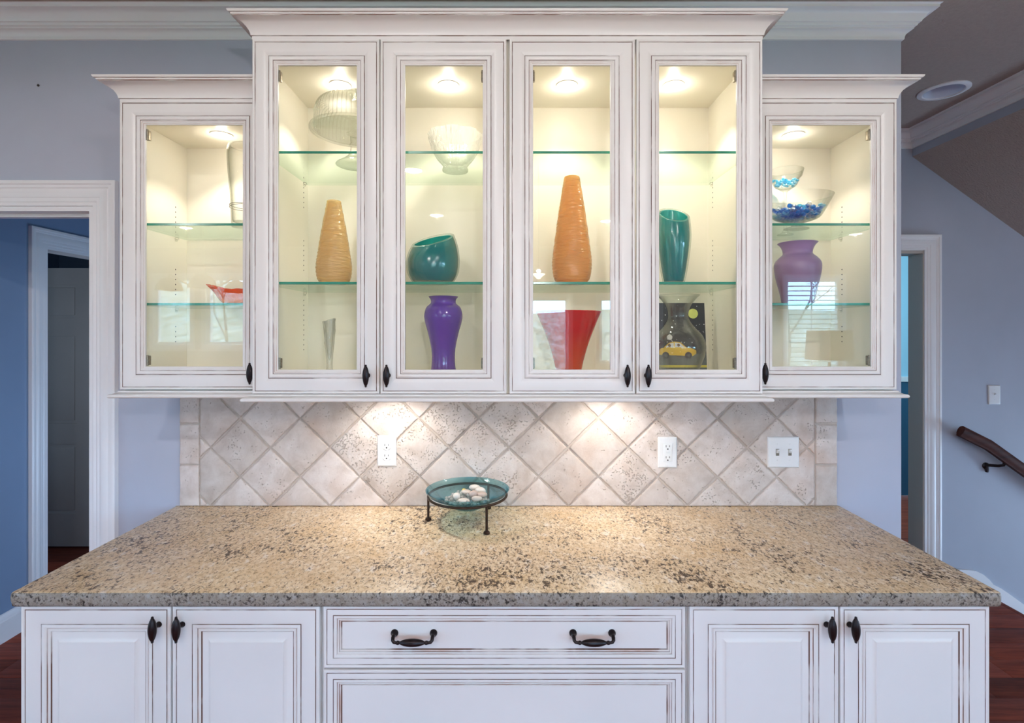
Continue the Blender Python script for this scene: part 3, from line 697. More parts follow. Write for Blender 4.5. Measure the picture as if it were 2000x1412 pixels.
def pxd(a): return X(a, CAMD+YC)
def tall_cabinet(label, x0, x1, doors, pucks, outer):
    t = thing('wall_cabinet', label, 'wall cabinet', ((x0+x1)/2, 0, ZB))
    yf = YC+0.0215; zt = 2.448
    pins = [(outer, [(-0.335, 1.50, 1.66), (-0.335, 1.79, 1.98), (-0.05, 1.50, 1.69), (-0.05, 1.79, 1.90), (-0.05, 2.02, 2.13)])]
    shell(t, x0, x1, yf, ZB, zt, intm if outer < 0 else intm, intm, pins)
    xo0, xo1 = (x0, x0+0.013) if outer < 0 else (x1-0.013, x1)
    # painted outer skin of the exposed side
    MB().box(x0-0.0015 if outer < 0 else x1, x0 if outer < 0 else x1+0.0015, yf, -0.002, ZB, zt).build('end_panel', paint, t, smooth=False)
    MB().box(x0+0.013, x1-0.013, yf, -0.010, ZB, 1.400).build('bottom_panel', intm, t, smooth=False)
    MB().box(x0+0.013, x1-0.013, yf, -0.010, 2.401, zt).build('top_panel', intm, t, smooth=False)
    for z in SH_C:
        sh = shelf(t, x0+0.014, x1-0.014, -0.360, -0.012, z)
        clips(sh, x0+0.0135 if outer < 0 else x1-0.0135, (-0.335, -0.05), z, 1 if outer < 0 else -1)
    for (a, b, hx, hs) in doors:
        glass_door(t, pxd(a), pxd(b), ZB, 2.438, YC, hx, 1.4366, hs)
    for px in pucks: puck(t, px, -0.19, 2.4008)
    return t
tall_cabinet('tall cream wall cabinet holding the cake stand, crystal bowl and purple vase', CX0, CXM, [(492, 740.5, -0.4296, -1), (742.5, 989, -0.3687, 1)], (-0.581, -0.215), -1)
tall_cabinet('tall cream wall cabinet holding the red vase and the taxi painting', CXM+0.001, CX1, [(995, 1240.5, 0.3394, -1), (1243.5, 1490, 0.4007, 1)], (0.186, 0.546), 1)
def side_cabinet(label, x0, x1, d0, d1, px, outer, hx):
    t = thing('wall_cabinet', label, 'wall cabinet', ((x0+x1)/2, 0, ZB))
    yf = YS+0.0215; zt = 2.2945
    pins = [(outer, [(-0.255, 1.53, 1.60), (-0.255, 1.70, 1.80), (-0.255, 1.925, 2.03), (-0.075, 1.53, 1.60), (-0.075, 1.70, 1.80), (-0.075, 1.925, 2.03)])]
    shell(t, x0, x1, yf, ZB, zt, intm, intm, pins)
    MB().box(x0-0.0015 if outer < 0 else x1, x0 if outer < 0 else x1+0.0015, yf, -0.002, ZB, zt).build('end_panel', paint, t, smooth=False)
    MB().box(x0+0.013, x1-0.013, yf, -0.010, ZB, 1.400).build('bottom_panel', intm, t, smooth=False)
    MB().box(x0+0.013, x1-0.013, yf, -0.010, 2.249, zt).build('top_panel', intm, t, smooth=False)
    for z in SH_S:
        sh = shelf(t, x0+0.014, x1-0.014, -0.285, -0.012, z)
        clips(sh, x0+0.0135 if outer < 0 else x1-0.0135, (-0.255, -0.075), z, 1 if outer < 0 else -1)
    glass_door(t, d0, d1, 1.3855, 2.2895, YS, hx, 1.437, outer)
    puck(t, px, -0.147, 2.2488, 0.72)
    return t
sideL = side_cabinet('shorter cream wall cabinet at the left end with an orange bowl inside', SXL, CX0-0.002, SXL, CX0-0.003, -1.007, -1, -0.809)
sideR = side_cabinet('shorter cream wall cabinet at the right end with blue gem bowls inside', CX1+0.002, SXR, CX1+0.003, SXR, 0.975, 1, 0.781)

# cabinet crowns and light rails
CC = [(0.0, -0.0052, 0), (0.0, 0.0, 0), (0.0015, 0.0012, 1), (0.003, 0.0015, 0), (0.0035, 0.006, 0), (0.006, 0.014, 0), (0.011, 0.022, 0), (0.018, 0.0295, 0), (0.027, 0.0355, 0), (0.036, 0.0390, 0), (0.0385, 0.0395, 0), (0.0388, 0.0415, 1), (0.042, 0.0418, 0), (0.0425, 0.0455, 0), (0.0428, 0.0465, 1),
      (0.047, 0.0468, 0), (0.0490, 0.0495, 0), (0.0500, 0.0530, 0), (0.0, 0.0530, 0)]
def u_mould(name, parent, x0, x1, yf, z, prof, yb=-0.002, ends=(1, 1)):
    pr = [(-u, v) for u, v, _ in prof]; ms = [prof[k+1][2] for k in range(len(prof)-1)]
    path = []
    if ends[0]: path.append((x0, yb))
    path += [(x0, yf), (x1, yf)]
    if ends[1]: path.append((x1, yb))
    mb = MB().sweep(path, pr, XY(z), mats=ms)
    return mb.build(name, [paint, groove, wash], parent, True, 40)
cr = tag(u_mould('cabinet_crown_moulding', None, CX0-0.0015, CX1+0.0015, YC+0.004, 2.4485, [(0.0, -0.0100, 0)]+CC[1:]), 'flared cream crown moulding across the two tall wall cabinets', 'moulding')
u_mould('crown', sideL, SXL-0.0015, CX0-0.004, YS+0.004, 2.295, CC, ends=(1, 0))
u_mould('crown', sideR, CX1+0.004, SXR+0.0015, YS+0.004, 2.295, CC, ends=(0, 1))
LR = [(-0.02, 0.0215, 0), (0.003, 0.0215, 0), (0.004, 0.019, 0), (0.007, 0.0155, 0), (0.012, 0.0135, 0), (0.0135, 0.0132, 1), (0.014, 0.0125, 0), (0.019, 0.0120, 0), (0.0225, 0.0095, 0), (0.0235, 0.0062, 0), (0.0225, 0.0030, 0), (0.019, 0.0005, 0), (0.014, 0.0, 0), (-0.02, 0.0, 0)]
tag(u_mould('light_rail_moulding', None, CX0-0.0015, CX1+0.0015, YC+0.004, 1.3585, LR, yb=-0.016), 'rounded cream rail along the underside of the tall wall cabinets', 'moulding')
u_mould('light_rail', sideL, SXL-0.0015, CX0-0.026, YS+0.004, 1.3605, LR, ends=(1, 0))
u_mould('light_rail', sideR, CX1+0.026, SXR+0.0015, YS+0.004, 1.3605, LR, ends=(0, 1))
# under-cabinet puck lights
for (x, lab) in ((-0.43, 'lit puck light hidden under the tall cabinet with the purple vase'), (0.34, 'lit puck light hidden under the tall cabinet with the red vase')):
    t = thing('under_cabinet_light', lab, 'cabinet light', (x, -0.17, 1.3815))
    MB().lathe([(0.036, 0.0), (0.036, -0.012), (0.030, -0.014), (0.026, -0.0135)], (x, -0.17, 1.3814), 32, cap=False).build('housing', trimw, t)
    MB().lathe([(0.027, -0.010), (0.02, -0.0135), (0.0, -0.0145)], (x, -0.17, 1.3814), 28).build('bulb', puck_e, t)
    add_light('under_cabinet_lamp', 'SPOT', (x, -0.17, 1.363), UNDER_W, (1, 0.94, 0.86), (0, 0, 0), spot_size=math.radians(158), spot_blend=0.6, shadow_soft_size=0.02)

# ------------------------------------------------------------------ base cabinets, drawers
YF = -0.635; SB = F/(CAMD+YF)
def bx(px): return (px-1000)/SB
def bz(py): return EYE-(py-645)/SB
BT = 0.876
def drop_pull(parent, x, z, yf):
    mb = MB(); a = 0.0495
    for s in (-1, 1):
        mb.lathe([(0.0095, 0.0), (0.0095, -0.003), (0.007, -0.006), (0.0045, -0.009), (0.0045, -0.016)], (x+s*a, yf, z), 20, axis='y')
        mb.tube([(x+s*a, yf-0.010, z), (x+s*a, yf-0.019, z-0.001), (x+s*a*0.99, yf-0.024, z-0.005), (x+s*a*0.93, yf-0.026, z-0.0085), (x+s*a*0.8, yf-0.0265, z-0.0095), (x+s*a*0.60, yf-0.0265, z-0.0095)], [0.0045, 0.0048, 0.0045, 0.004, 0.0036, 0.0034], 12)
        mb.lathe([(0.0, -0.005), (0.0045, -0.003), (0.0052, 0.0), (0.0045, 0.003), (0.0, 0.005)], (x+s*a*0.72, yf-0.0265, z-0.0095), 16, axis='x')
    pr = []
    for k in range(15):
        t_ = -1+2*k/14.0; pr.append((0.0034+0.0056*max(0, 1-t_*t_)**0.8, t_*0.030))
    mb.lathe(pr, (x, yf-0.0265, z-0.0095), 36, axis='x', fn=lambda rr, hh, an: (rr*(1+0.06*abs(math.cos(4*an))), hh))
    return mb.build('pull', bronze, parent, True, 50)
def base_box(t, x0, x1):
    yb, yf = -0.004, YF+0.0205
    for (a, b) in ((x0, x0+0.018), (x1-0.018, x1)): MB().box(a, b, yf, yb, 0.0, BT).build('side_panel', paint, t, smooth=False)
    MB().box(x0+0.018, x1-0.018, yf, yb, 0.105, 0.12).build('bottom_panel', paint, t, smooth=False)
    fr = MB(); g = 0.04
    fr.box(x0+0.018, x0+0.018+g, yf, yf+0.02, 0.12, BT); fr.box(x1-0.018-g, x1-0.018, yf, yf+0.02, 0.12, BT); fr.box(x0+0.018+g, x1-0.018-g, yf, yf+0.02, BT-0.04, BT)
    fr.box((x0+x1)/2-0.02, (x0+x1)/2+0.02, yf, yf+0.02, 0.12, BT-0.04)
    fr.build('face_frame', paint, t, smooth=False)
    MB().box(x0+0.018, x1-0.018, yf+0.07, yf+0.085, 0.0, 0.105).build('toe_kick', paint, t, smooth=False)
def door_base(label, x0, x1, doors):
    t = thing('base_cabinet', label, 'base cabinet', ((x0+x1)/2, YF/2, 0))
    base_box(t, x0, x1)
    for (a, b, hx) in doors:
        d = panel_front('door', t, bx(a), bx(b), 0.115, 0.874, YF, RAISED, True)
        oval_handle(d, hx, 0.828, YF, 0.066, 0.0092, 0.023)
xa, xb = bx(627), bx(1344)
door_base('cream two-door base cabinet under the left end of the granite', bx(40), xa-0.0005, [(40, 332.5, -0.892), (336, 623.5, -0.833)])
door_base('cream two-door base cabinet under the right end of the granite', xb+0.0005, bx(1934), [(1347.5, 1638.5, 0.7946), (1642, 1933.5, 0.8527)])
t = thing('base_cabinet', 'cream base cabinet of wide drawers between the two door cabinets', 'base cabinet', ((xa+xb)/2, YF/2, 0))
base_box(t, xa, xb)
for k, (z0, z1) in enumerate(((0.7175, 0.874), (0.4180, 0.7125), (0.115, 0.413))):
    d = panel_front('drawer', t, bx(631.5), bx(1338.5), z0, z1, YF, DRAWER, True)
    MB().box(bx(631.5)+0.05, bx(1338.5)-0.05, YF+0.019, YF+0.50, z0+0.02, z1-0.02).build('drawer_box', paint, d, smooth=False)
    for px in (803.5, 1161.5):
        drop_pull(d, (px-1000)/(SB*1.02), bz(1240.5) if k == 0 else (z0+z1)/2-0.012, YF+0.0104)

# ------------------------------------------------------------------ granite worktop
def worktop():
    r = random.Random(5); bm = bmesh.new()
    x0, x1, y0, y1, z0, z1 = -1.2575, 1.2285, -0.648, -0.0025, 0.8775, 0.914
    nx = 420; mb = MB(); o = 0
    prof = [(0.0, z1), (0.0, z1)]  # built below
    # edge profile rings: top inner, rounded arris, rough face, bottom
    rings = []
    def ring(inset, z, jit):
        pts = []
        cr_ = 0.010
        def corner(cx, cy, a0):
            return [(cx+(cr_-0)*math.cos(a0+k*PI/8), cy+cr_*math.sin(a0+k*PI/8)) for k in range(5)]
        raw = []
        for k in range(nx+1):
            raw.append((x0+cr_+(x1-x0-2*cr_)*k/nx, y0, 0, -1))
        for k in range(1, 5): a = -PI/2+k*PI/8; raw.append((x1-cr_+cr_*math.cos(a), y0+cr_+cr_*math.sin(a), math.cos(a), math.sin(a)))
        for k in range(1, 61): raw.append((x1, y0+cr_+(y1-y0-cr_)*k/60, 1, 0))
        for k in range(1, 21): raw.append((x1+(x0-x1)*k/20, y1, 0, 0))
        for k in range(1, 60): raw.append((x0, y1+(y0+cr_-y1)*k/60, -1, 0))
        for k in range(0, 5): a = PI+k*PI/8; raw.append((x0+cr_+cr_*math.cos(a), y0+cr_+cr_*math.sin(a), math.cos(a), math.sin(a)))
        for (x, y, nx_, ny_) in raw:
            j_ = jit*r.uniform(-1, 1)
            pts.append((x-nx_*(inset+j_), y-ny_*(inset+j_), z+(jit*r.uniform(-.5, .5) if jit else 0)))
        return pts
    spec = [(0.006, z1, 0), (0.0028, z1-0.0008, 0.0004), (0.0008, z1-0.0035, 0.0010), (0.0, z1-0.010, 0.0012), (0.0, z1-0.017, 0.0012), (0.0006, z1-0.026, 0.0012), (0.002, z0+0.003, 0.0008), (0.006, z0, 0)]
    allp = [ring(*s_) for s_ in spec]; n = len(allp[0])
    mb = MB()
    for p_ in allp: mb.v += p_
    for i in range(len(spec)-1):
        for k in range(n):
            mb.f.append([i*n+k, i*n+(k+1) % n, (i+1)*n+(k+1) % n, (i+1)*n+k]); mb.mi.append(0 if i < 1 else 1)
    mb.f.append(list(range(n))); mb.mi.append(0)
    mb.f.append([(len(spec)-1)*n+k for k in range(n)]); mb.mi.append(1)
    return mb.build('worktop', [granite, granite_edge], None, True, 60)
tag(worktop(), 'speckled tan granite worktop with a rough front edge', 'worktop')

# ------------------------------------------------------------------ travertine backsplash, tile by tile
BS = tag(MB().box(-1.241, 1.2145, -0.0062, -0.0012, 0.9145, 1.3795).build('backsplash', groutm, None, smooth=False), 'tumbled travertine tile backsplash laid in diamonds above the granite', 'backsplash')
def clip_poly(poly, a, b, keep):
    """clip against axis a (0: x, 1: z) at value b; keep = +1 keeps greater"""
    out_ = []
    for i in range(len(poly)):
        p_, q_ = poly[i], poly[(i+1) % len(poly)]
        dp, dq = keep*(p_[a]-b), keep*(q_[a]-b)
        if dp >= 0: out_.append(p_)
        if dp*dq < 0:
            t_ = dp/(dp-dq); out_.append((p_[0]+(q_[0]-p_[0])*t_, p_[1]+(q_[1]-p_[1])*t_))
    return out_
trng = random.Random(11)
def tile(poly, m):
    cx = sum(p_[0] for p_ in poly)/len(poly); cz = sum(p_[1] for p_ in poly)/len(poly)
    per = []
    for i in range(len(poly)):
        p_, q_ = Vector(poly[i]), Vector(poly[(i+1) % len(poly)]); ln = (q_-p_).length
        k = max(1, int(ln/0.011)); d = (q_-p_)/max(ln, 1e-6); nn = Vector((d.y, -d.x))
        for s_ in range(k):
            j_ = 0 if s_ == 0 else trng.uniform(-0.0010, 0.0008)
            per.append(p_+d*ln*s_/k+nn*j_)
    n_ = len(per); c_ = Vector((cx, cz)); v = []; ft = -0.0118-trng.uniform(0, 0.0010)
    for (ins, y) in ((0.0, -0.0060), (0.0006, -0.0092), (0.0026, ft+0.0006), (0.0052, ft)):
        for p_ in per:
            d = (c_-p_); L_ = d.length; q_ = p_+d/max(L_, 1e-6)*min(ins*1.25, L_*0.6)
            v.append((q_.x, y, q_.y))
    fs = []
    for r_ in range(3):
        for k in range(n_): fs.append((r_*n_+k, r_*n_+(k+1) % n_, (r_+1)*n_+(k+1) % n_, (r_+1)*n_+k))
    fs.append(tuple(3*n_+k for k in range(n_)))
    MB().add(v, fs).build('tile', m, BS, True, 40, shift=None)
HX, HZ = 0.1112, 0.1095
FX0, FX1 = -1.166, 1.131
gx0 = -0.9018
for iz in range(-1, 6):
    zc = 0.914+HZ*iz
    for ix in range(-5, 22):
        # diamond centres sit half a step from the joints' crossings
        if (ix+iz) % 2 == 0: continue
        xc = gx0+HX*ix+0.0
        g = 0.0042
        ja, jb, jc, jd = [trng.uniform(-0.0016, 0.0016) for _ in range(4)]
        poly = [(xc-HX+g+ja, zc), (xc, zc-HZ+g+jb), (xc+HX-g+jc, zc), (xc, zc+HZ-g+jd)]
        for (a, b, k) in ((0, FX0+0.002, 1), (0, FX1-0.002, -1), (1, 0.9155, 1), (1, 1.3790, -1)):
            if poly: poly = clip_poly(poly, a, b, k)
        if len(poly) < 3: continue
        ar = abs(sum(poly[i][0]*poly[(i+1) % len(poly)][1]-poly[(i+1) % len(poly)][0]*poly[i][1] for i in range(len(poly))))/2
        if ar < 0.0002: continue
        mx = xc*1.0
        pitted = -0.62 < xc < 0.62 and zc > 1.02
        tile(poly, trng.choice([trav[1], trav[1], trav[0]]) if pitted else trng.choice([trav[0], trav[2], trav[0]]))
for (xa_, xb_) in ((-1.2405, -1.1685), (1.1335, 1.2140)):
    for (za, zb) in ((0.9155, 1.0660), (1.0705, 1.2180), (1.2235, 1.3785)):
        tile([(xa_, za), (xb_, za), (xb_, zb), (xa_, zb)], trng.choice([trav[0], trav[2]]))

# ------------------------------------------------------------------ outlets and switches
def plate_mesh(x, z, w_, h_, y):
    mb = MB(); pr = [(0.0, 0.0), (0.0, 0.0022), (0.0012, 0.0042), (0.0045, 0.0058), (0.007, 0.006)]
    path = [(x-w_/2, z-h_/2), (x+w_/2, z-h_/2), (x+w_/2, z+h_/2), (x-w_/2, z+h_/2)]
    mb.sweep(path, pr, XZ(y), closed=True); P = len(pr)
    mb.f.append([i*P+P-1 for i in range(4)]); mb.mi.append(0); mb.f.append([i*P for i in range(4)]); mb.mi.append(0)
    return mb
def slots(mb, x, z, y):
    mb.box(x-0.0075, x-0.0055, y-0.0004, y+0.001, z-0.0005, z+0.0075); mb.box(x+0.0055, x+0.0075, y-0.0004, y+0.001, z+0.0002, z+0.0070)
    mb.lathe([(0.0027, 0.001), (0.0027, -0.0004)], (x, y, z-0.0072), 12, axis='y')
YT = -0.0124
def outlet(px, py, label, square):
    x, z = X(px, CAMD-0.012), Z(py, CAMD-0.012)
    t = thing('wall_outlet', label, 'outlet', (x, YT, z))
    plate_mesh(x, z, 0.071, 0.1145, YT).build('cover_plate', plast, t)
    y = YT-0.006
    if square:
        MB().bbox(x-0.0165, x+0.0165, y-0.0022, y+0.0004, z-0.033, z+0.033, 0.001).build('socket_face', plast, t)
        bt = MB().bbox(x-0.007, x+0.007, y-0.0034, y-0.002, z+0.0006, z+0.0050, 0.0005).bbox(x-0.007, x+0.007, y-0.0034, y-0.002, z-0.0050, z-0.0006, 0.0005)
        bt.build('test_button', plast, t)
        sl_ = MB(); slots(sl_, x, z+0.0205, y-0.0022); slots(sl_, x, z-0.0205, y-0.0022)
    else:
        for s_ in (1, -1):
            MB().lathe([(0.0172, 0.001), (0.0172, -0.0016), (0.0160, -0.0024), (0.0, -0.0024)], (x, y, z+s_*0.0195), 32, axis='y',
                       fn=lambda r_, h_, a: (min(r_, 0.0142/max(abs(math.sin(a)), 1e-3)) if r_ > 0.01 else r_, h_)).build('socket_face', plast, t)
        sl_ = MB(); slots(sl_, x, z+0.0195, y-0.0024); slots(sl_, x, z-0.0195, y-0.0024)
    sl_.build('slots', darkm, t)
    for s_ in ((0,) if not square else (1, -1)):
        MB().lathe([(0.0028, 0.0005), (0.0026, -0.0008), (0.0, -0.0012)], (x, y, z+s_*0.0485), 14, axis='y').build('screw', plast, t)
outlet(756, 880, 'white double-socket outlet left of the blue bowl', False)
outlet(1303, 883, 'white outlet with a square face between the bowl and the switches', True)
def switches(x, z, y, n, label, w_):
    t = thing('light_switch', label, 'light switch', (x, y, z))
    plate_mesh(x, z, w_, 0.1145, y).build('cover_plate', plast, t)
    for k in range(n):
        xs_ = x+(k-(n-1)/2)*0.046
        fr = MB().box(xs_-0.0062, xs_+0.0062, y-0.0064, y-0.005, z-0.0125, z+0.0125); fr.build('toggle_slot', hinge_m if n > 1 else plast, t)
        tg = MB().add([(xs_-0.0045, y-0.006, z-0.004), (xs_+0.0045, y-0.006, z-0.004), (xs_+0.0045, y-0.006, z+0.010), (xs_-0.0045, y-0.006, z+0.010),
                       (xs_-0.0038, y-0.016, z+0.006), (xs_+0.0038, y-0.016, z+0.006), (xs_+0.0038, y-0.015, z+0.012), (xs_-0.0038, y-0.015, z+0.012)],
                      [(0, 1, 5, 4), (1, 2, 6, 5), (2, 3, 7, 6), (3, 0, 4, 7), (4, 5, 6, 7), (3, 2, 1, 0)])
        tg.build('toggle', plast, t, smooth=False)
        for s_ in (1, -1):
            MB().lathe([(0.0028, 0.0005), (0.0026, -0.0008), (0.0, -0.0012)], (xs_, y-0.006, z+s_*0.030), 14, axis='y').build('screw', plast, t)
switches(X(1529, CAMD-0.012), Z(882.5, CAMD-0.012), YT, 2, 'white double light switch near the right end of the backsplash', 0.1165)
switches(X(1941, CAMD+YB), Z(771, CAMD+YB), YB-0.0008, 1, 'single white light switch on the blue wall above the handrail', 0.071)

nx_, nz_ = X(75, CAMD), Z(167, CAMD)
t = thing('wall_nail', 'tiny dark nail in the grey wall left of the cabinets', 'nail', (nx_, -0.001, nz_))
MB().lathe([(0.0, 0.0008), (0.0045, 0.0), (0.0045, -0.002), (0.002, -0.004), (0.0, -0.0045)], (nx_, 0, nz_), 14, axis='y', cap=False).build('head', darkm, t)

# ------------------------------------------------------------------ handrail
d = CAMD+YB-0.07
t = thing('stair_handrail', 'dark mahogany handrail sloping down the blue stair wall', 'handrail', (X(1932, d), YB-0.07, Z(868, d)))
A, B = Vector((X(1876, d), Z(842, d))), Vector((X(1930, d), Z(869, d)))
dirn = (Vector((X(2000, d), Z(919, d)))-B).normalized(); Cc = B+dirn*2.2
prof = [(-0.030, -0.016), (-0.034, 0.0), (-0.030, 0.014), (-0.018, 0.018), (-0.012, 0.022), (0.012, 0.024), (0.026, 0.018), (0.032, 0.008), (0.034, 0.0), (0.032, -0.008), (0.026, -0.018), (0.012, -0.024), (-0.012, -0.022), (-0.018, -0.018), (-0.030, -0.016)]
hr = MB().sweep([tuple(A), tuple(B), tuple(Cc)], prof, lambda a, b, v: (a, YB-0.07+v, b))
hr.build('rail', railm, t, True, 40)
for s_ in (0.12, 1.2):
    q = B+dirn*s_
    br = MB().tube([(q.x, YB-0.07, q.y-0.034), (q.x-0.006, YB-0.068, q.y-0.050), (q.x-0.020, YB-0.05, q.y-0.058), (q.x-0.045, YB-0.02, q.y-0.062), (q.x-0.05, YB-0.008, q.y-0.064)], [0.010, 0.008, 0.008, 0.009, 0.011], 12)
    br.lathe([(0.020, 0.0), (0.020, -0.005), (0.012, -0.010), (0.0, -0.011)], (q.x-0.05, YB-0.0005, q.y-0.070), 20, axis='y')
    br.tube([(q.x-0.05, YB-0.009, q.y-0.06), (q.x-0.052, YB-0.012, q.y-0.09), (q.x-0.050, YB-0.010, q.y-0.105)], [0.008, 0.010, 0.008], 10)
    br.build('bracket', bronze, t)

# ------------------------------------------------------------------ vessels
def vessel(name, label, cat, loc, outer, th, m, seg=48, fn=None, inner_m=None, extra=None, base_th=0.006, group=None, part='body'):
    """open vessel: outer profile up, over the rim, inner profile down"""
    t = thing(name, label, cat, loc, group)
    inner = [(max(r-th, 0.0005), max(h, base_th)) for r, h in outer if h >= base_th or r-th > 0]
    inner = [p_ for i, p_ in enumerate(inner) if p_[1] > base_th+1e-5 or i == 0]
    rim_r, rim_h = outer[-1]
    pr = [(0.0, outer[0][1])]+list(outer)+[(rim_r-th*0.5, rim_h+th*0.25)]
    mb = MB(); mb.lathe(pr, (0, 0, 0), seg, 0, fn, cap=False)
    mb.lathe([(rim_r-th*0.5, rim_h+th*0.25)]+inner[::-1]+[(0.0, base_th)], (0, 0, 0), seg, 1 if inner_m else 0, fn, cap=False)
    o = mb.build(part, [m, inner_m] if inner_m else [m], None, True, 55); o.parent = t
    return t
def smooth_prof(pts, n=28):
    """Catmull-Rom through (r, h) points"""
    P = [pts[0]]+list(pts)+[pts[-1]]; out_ = []
    segs = len(pts)-1; per = max(2, n//segs)
    for i in range(segs):
        p0, p1, p2, p3 = [Vector(p_) for p_ in P[i:i+4]]
        for k in range(per):
            t_ = k/per
            q_ = 0.5*((2*p1)+(p2-p0)*t_+(2*p0-5*p1+4*p2-p3)*t_*t_+(3*p1-p0-3*p2+p3)*t_**3); out_.append((max(q_.x, 0.0004), q_.y))
    out_.append(tuple(pts[-1])); return out_
z1, z2 = SH_C[0]+0.0083, SH_C[1]+0.0083
zf = 1.4003
s1, s2 = SH_S[0]+0.0083, SH_S[1]+0.0083

def ripple(r, h, a):
    k = 0.0007*math.sin(h*520+1.6*math.sin(3*a)+0.8*math.sin(7*a+h*60))
    return (r+k if r > 0.012 else r, h)
amb = lambda h, rb, rt: smooth_prof([(rb*0.62, 0.0), (rb*0.90, 0.016*h/0.28), (rb, 0.055*h/0.28), (rb*0.90, 0.105*h/0.28), (rb*0.70, 0.18*h/0.28), (rt*1.12, 0.95*h), (rt, h)], 60)
vessel('amber_vase', 'shorter pale amber rippled glass vase in the leftmost tall door', 'vase', (-0.580, -0.255, z1), amb(0.272, 0.0565, 0.0215), 0.004, amber_m, 64, ripple)
vessel('amber_vase', 'taller deep amber rippled glass vase above the red vase', 'vase', (0.195, -0.255, z1), amb(0.350, 0.0645, 0.0250), 0.004, amber2_m, 64, ripple)

def cased_vase(label, loc, prof, slope, th):
    """frosted teal core inside a thick clear casing, rim cut on the slant"""
    H = prof[-1][1]
    def slant(r, h, a): return (r, h+(h/H)**2*(slope[0]*r*math.cos(a)+slope[1]*r*math.sin(a)))
    t = thing('teal_vase', label, 'vase', loc)
    inner = [(max(r-th, 0.001), h) for r, h in prof if h >= 0.012]
    core_o = [(max(r-th*0.55, 0.001), max(h, 0.010)) for r, h in prof]
    core_o = [p_ for p_ in core_o if p_[1] <= H-0.0015]
    mb = MB().lathe([(0.0, 0.010)]+core_o, (0, 0, 0), 56, 0, slant, cap=False)
    mb.lathe([core_o[-1]]+[(inner[-1][0], core_o[-1][1])]+[p_ for p_ in inner[::-1] if p_[1] < core_o[-1][1]]+[(0, 0.016)], (0, 0, 0), 56, 1, slant, cap=False)
    o = mb.build('coloured_core', [teal_m, teal_in], None, True, 55); o.parent = t
    mb = MB().lathe([(0.0, 0.0)]+list(prof)+[(prof[-1][0]-th*0.3, H+0.001), (prof[-1][0]-th*0.9, H+0.0006), (inner[-1][0], H-0.002)], (0, 0, 0), 56, 0, slant, cap=False)
    o = mb.build('clear_casing', casing_m, None, True, 55); o.parent = t; o['label'] = 'clear glass outer layer with a cut rim'
    return t
cased_vase('round teal glass vase with a slanted rim', (-0.258, -0.250, z1), smooth_prof([(0.050, 0.0), (0.066, 0.008), (0.0815, 0.034), (0.0865, 0.066), (0.0845, 0.098), (0.0775, 0.125), (0.068, 0.147)], 30), (0.22, 0.40), 0.009)
cased_vase('tall narrow teal glass vase with a slanted rim', (0.527, -0.255, z1), smooth_prof([(0.030, 0.0), (0.034, 0.006), (0.043, 0.05), (0.052, 0.12), (0.0545, 0.17), (0.052, 0.21), (0.0500, 0.228)], 30), (-0.05, 0.66), 0.009)

vessel('purple_vase', 'deep purple baluster vase on the cabinet floor below the round teal vase', 'vase', (-0.2255, -0.240, zf),
       smooth_prof([(0.052, 0.0), (0.049, 0.008), (0.041, 0.04), (0.038, 0.08), (0.041, 0.12), (0.051, 0.165), (0.0605, 0.200), (0.0625, 0.222), (0.056, 0.245), (0.0425, 0.258), (0.0405, 0.266), (0.0430, 0.274), (0.049, 0.281)], 48), 0.004, violet_m)
vessel('red_vase', 'flared red glass vase shading to orange at its foot', 'vase', (0.186, -0.240, zf),
       smooth_prof([(0.036, 0.0), (0.036, 0.004), (0.040, 0.03), (0.050, 0.075), (0.066, 0.130), (0.085, 0.180), (0.107, 0.232)], 30), 0.005, red_m, base_th=0.014)
vessel('clear_vase', 'clear glass baluster vase standing before the taxi painting', 'vase', (0.538, -0.265, zf),
       smooth_prof([(0.052, 0.0), (0.054, 0.004), (0.060, 0.03), (0.073, 0.065), (0.084, 0.10), (0.0850, 0.125), (0.074, 0.155), (0.050, 0.182), (0.0345, 0.205), (0.032, 0.222), (0.037, 0.245), (0.052, 0.268), (0.068, 0.284)], 60), 0.0035, vessel_m, base_th=0.022)
vessel('lilac_vase', 'frosted lilac vase on the lower shelf of the right end cabinet', 'vase', (0.9525, -0.215, s1),
       smooth_prof([(0.046, 0.0), (0.048, 0.004), (0.055, 0.04), (0.066, 0.085), (0.0712, 0.120), (0.068, 0.140), (0.056, 0.155), (0.0455, 0.165), (0.0450, 0.176), (0.051, 0.192), (0.0605, 0.203)], 48), 0.004, lilac_m)

# tall clear vase with wire rings, left end cabinet
cvt = vessel('tall_clear_vase', 'tall clear glass vase with wire rings in the left end cabinet', 'vase', (-0.883, -0.215, s2),
             smooth_prof([(0.046, 0.0), (0.047, 0.004), (0.049, 0.05), (0.052, 0.11), (0.058, 0.18), (0.0605, 0.235), (0.058, 0.262), (0.0545, 0.268)], 40), 0.0035, vessel_m, base_th=0.016)
for (zz, tl_) in ((0.066, 0.05), (0.070, -0.02)):
    MB().tube([(0.0525*math.cos(a), 0.0525*math.sin(a), zz+tl_*0.0525*math.cos(a)) for a in [2*PI*k/36 for k in range(36)]], 0.0009, 6, closed=True).build('wire_ring', darkm, None).parent = cvt

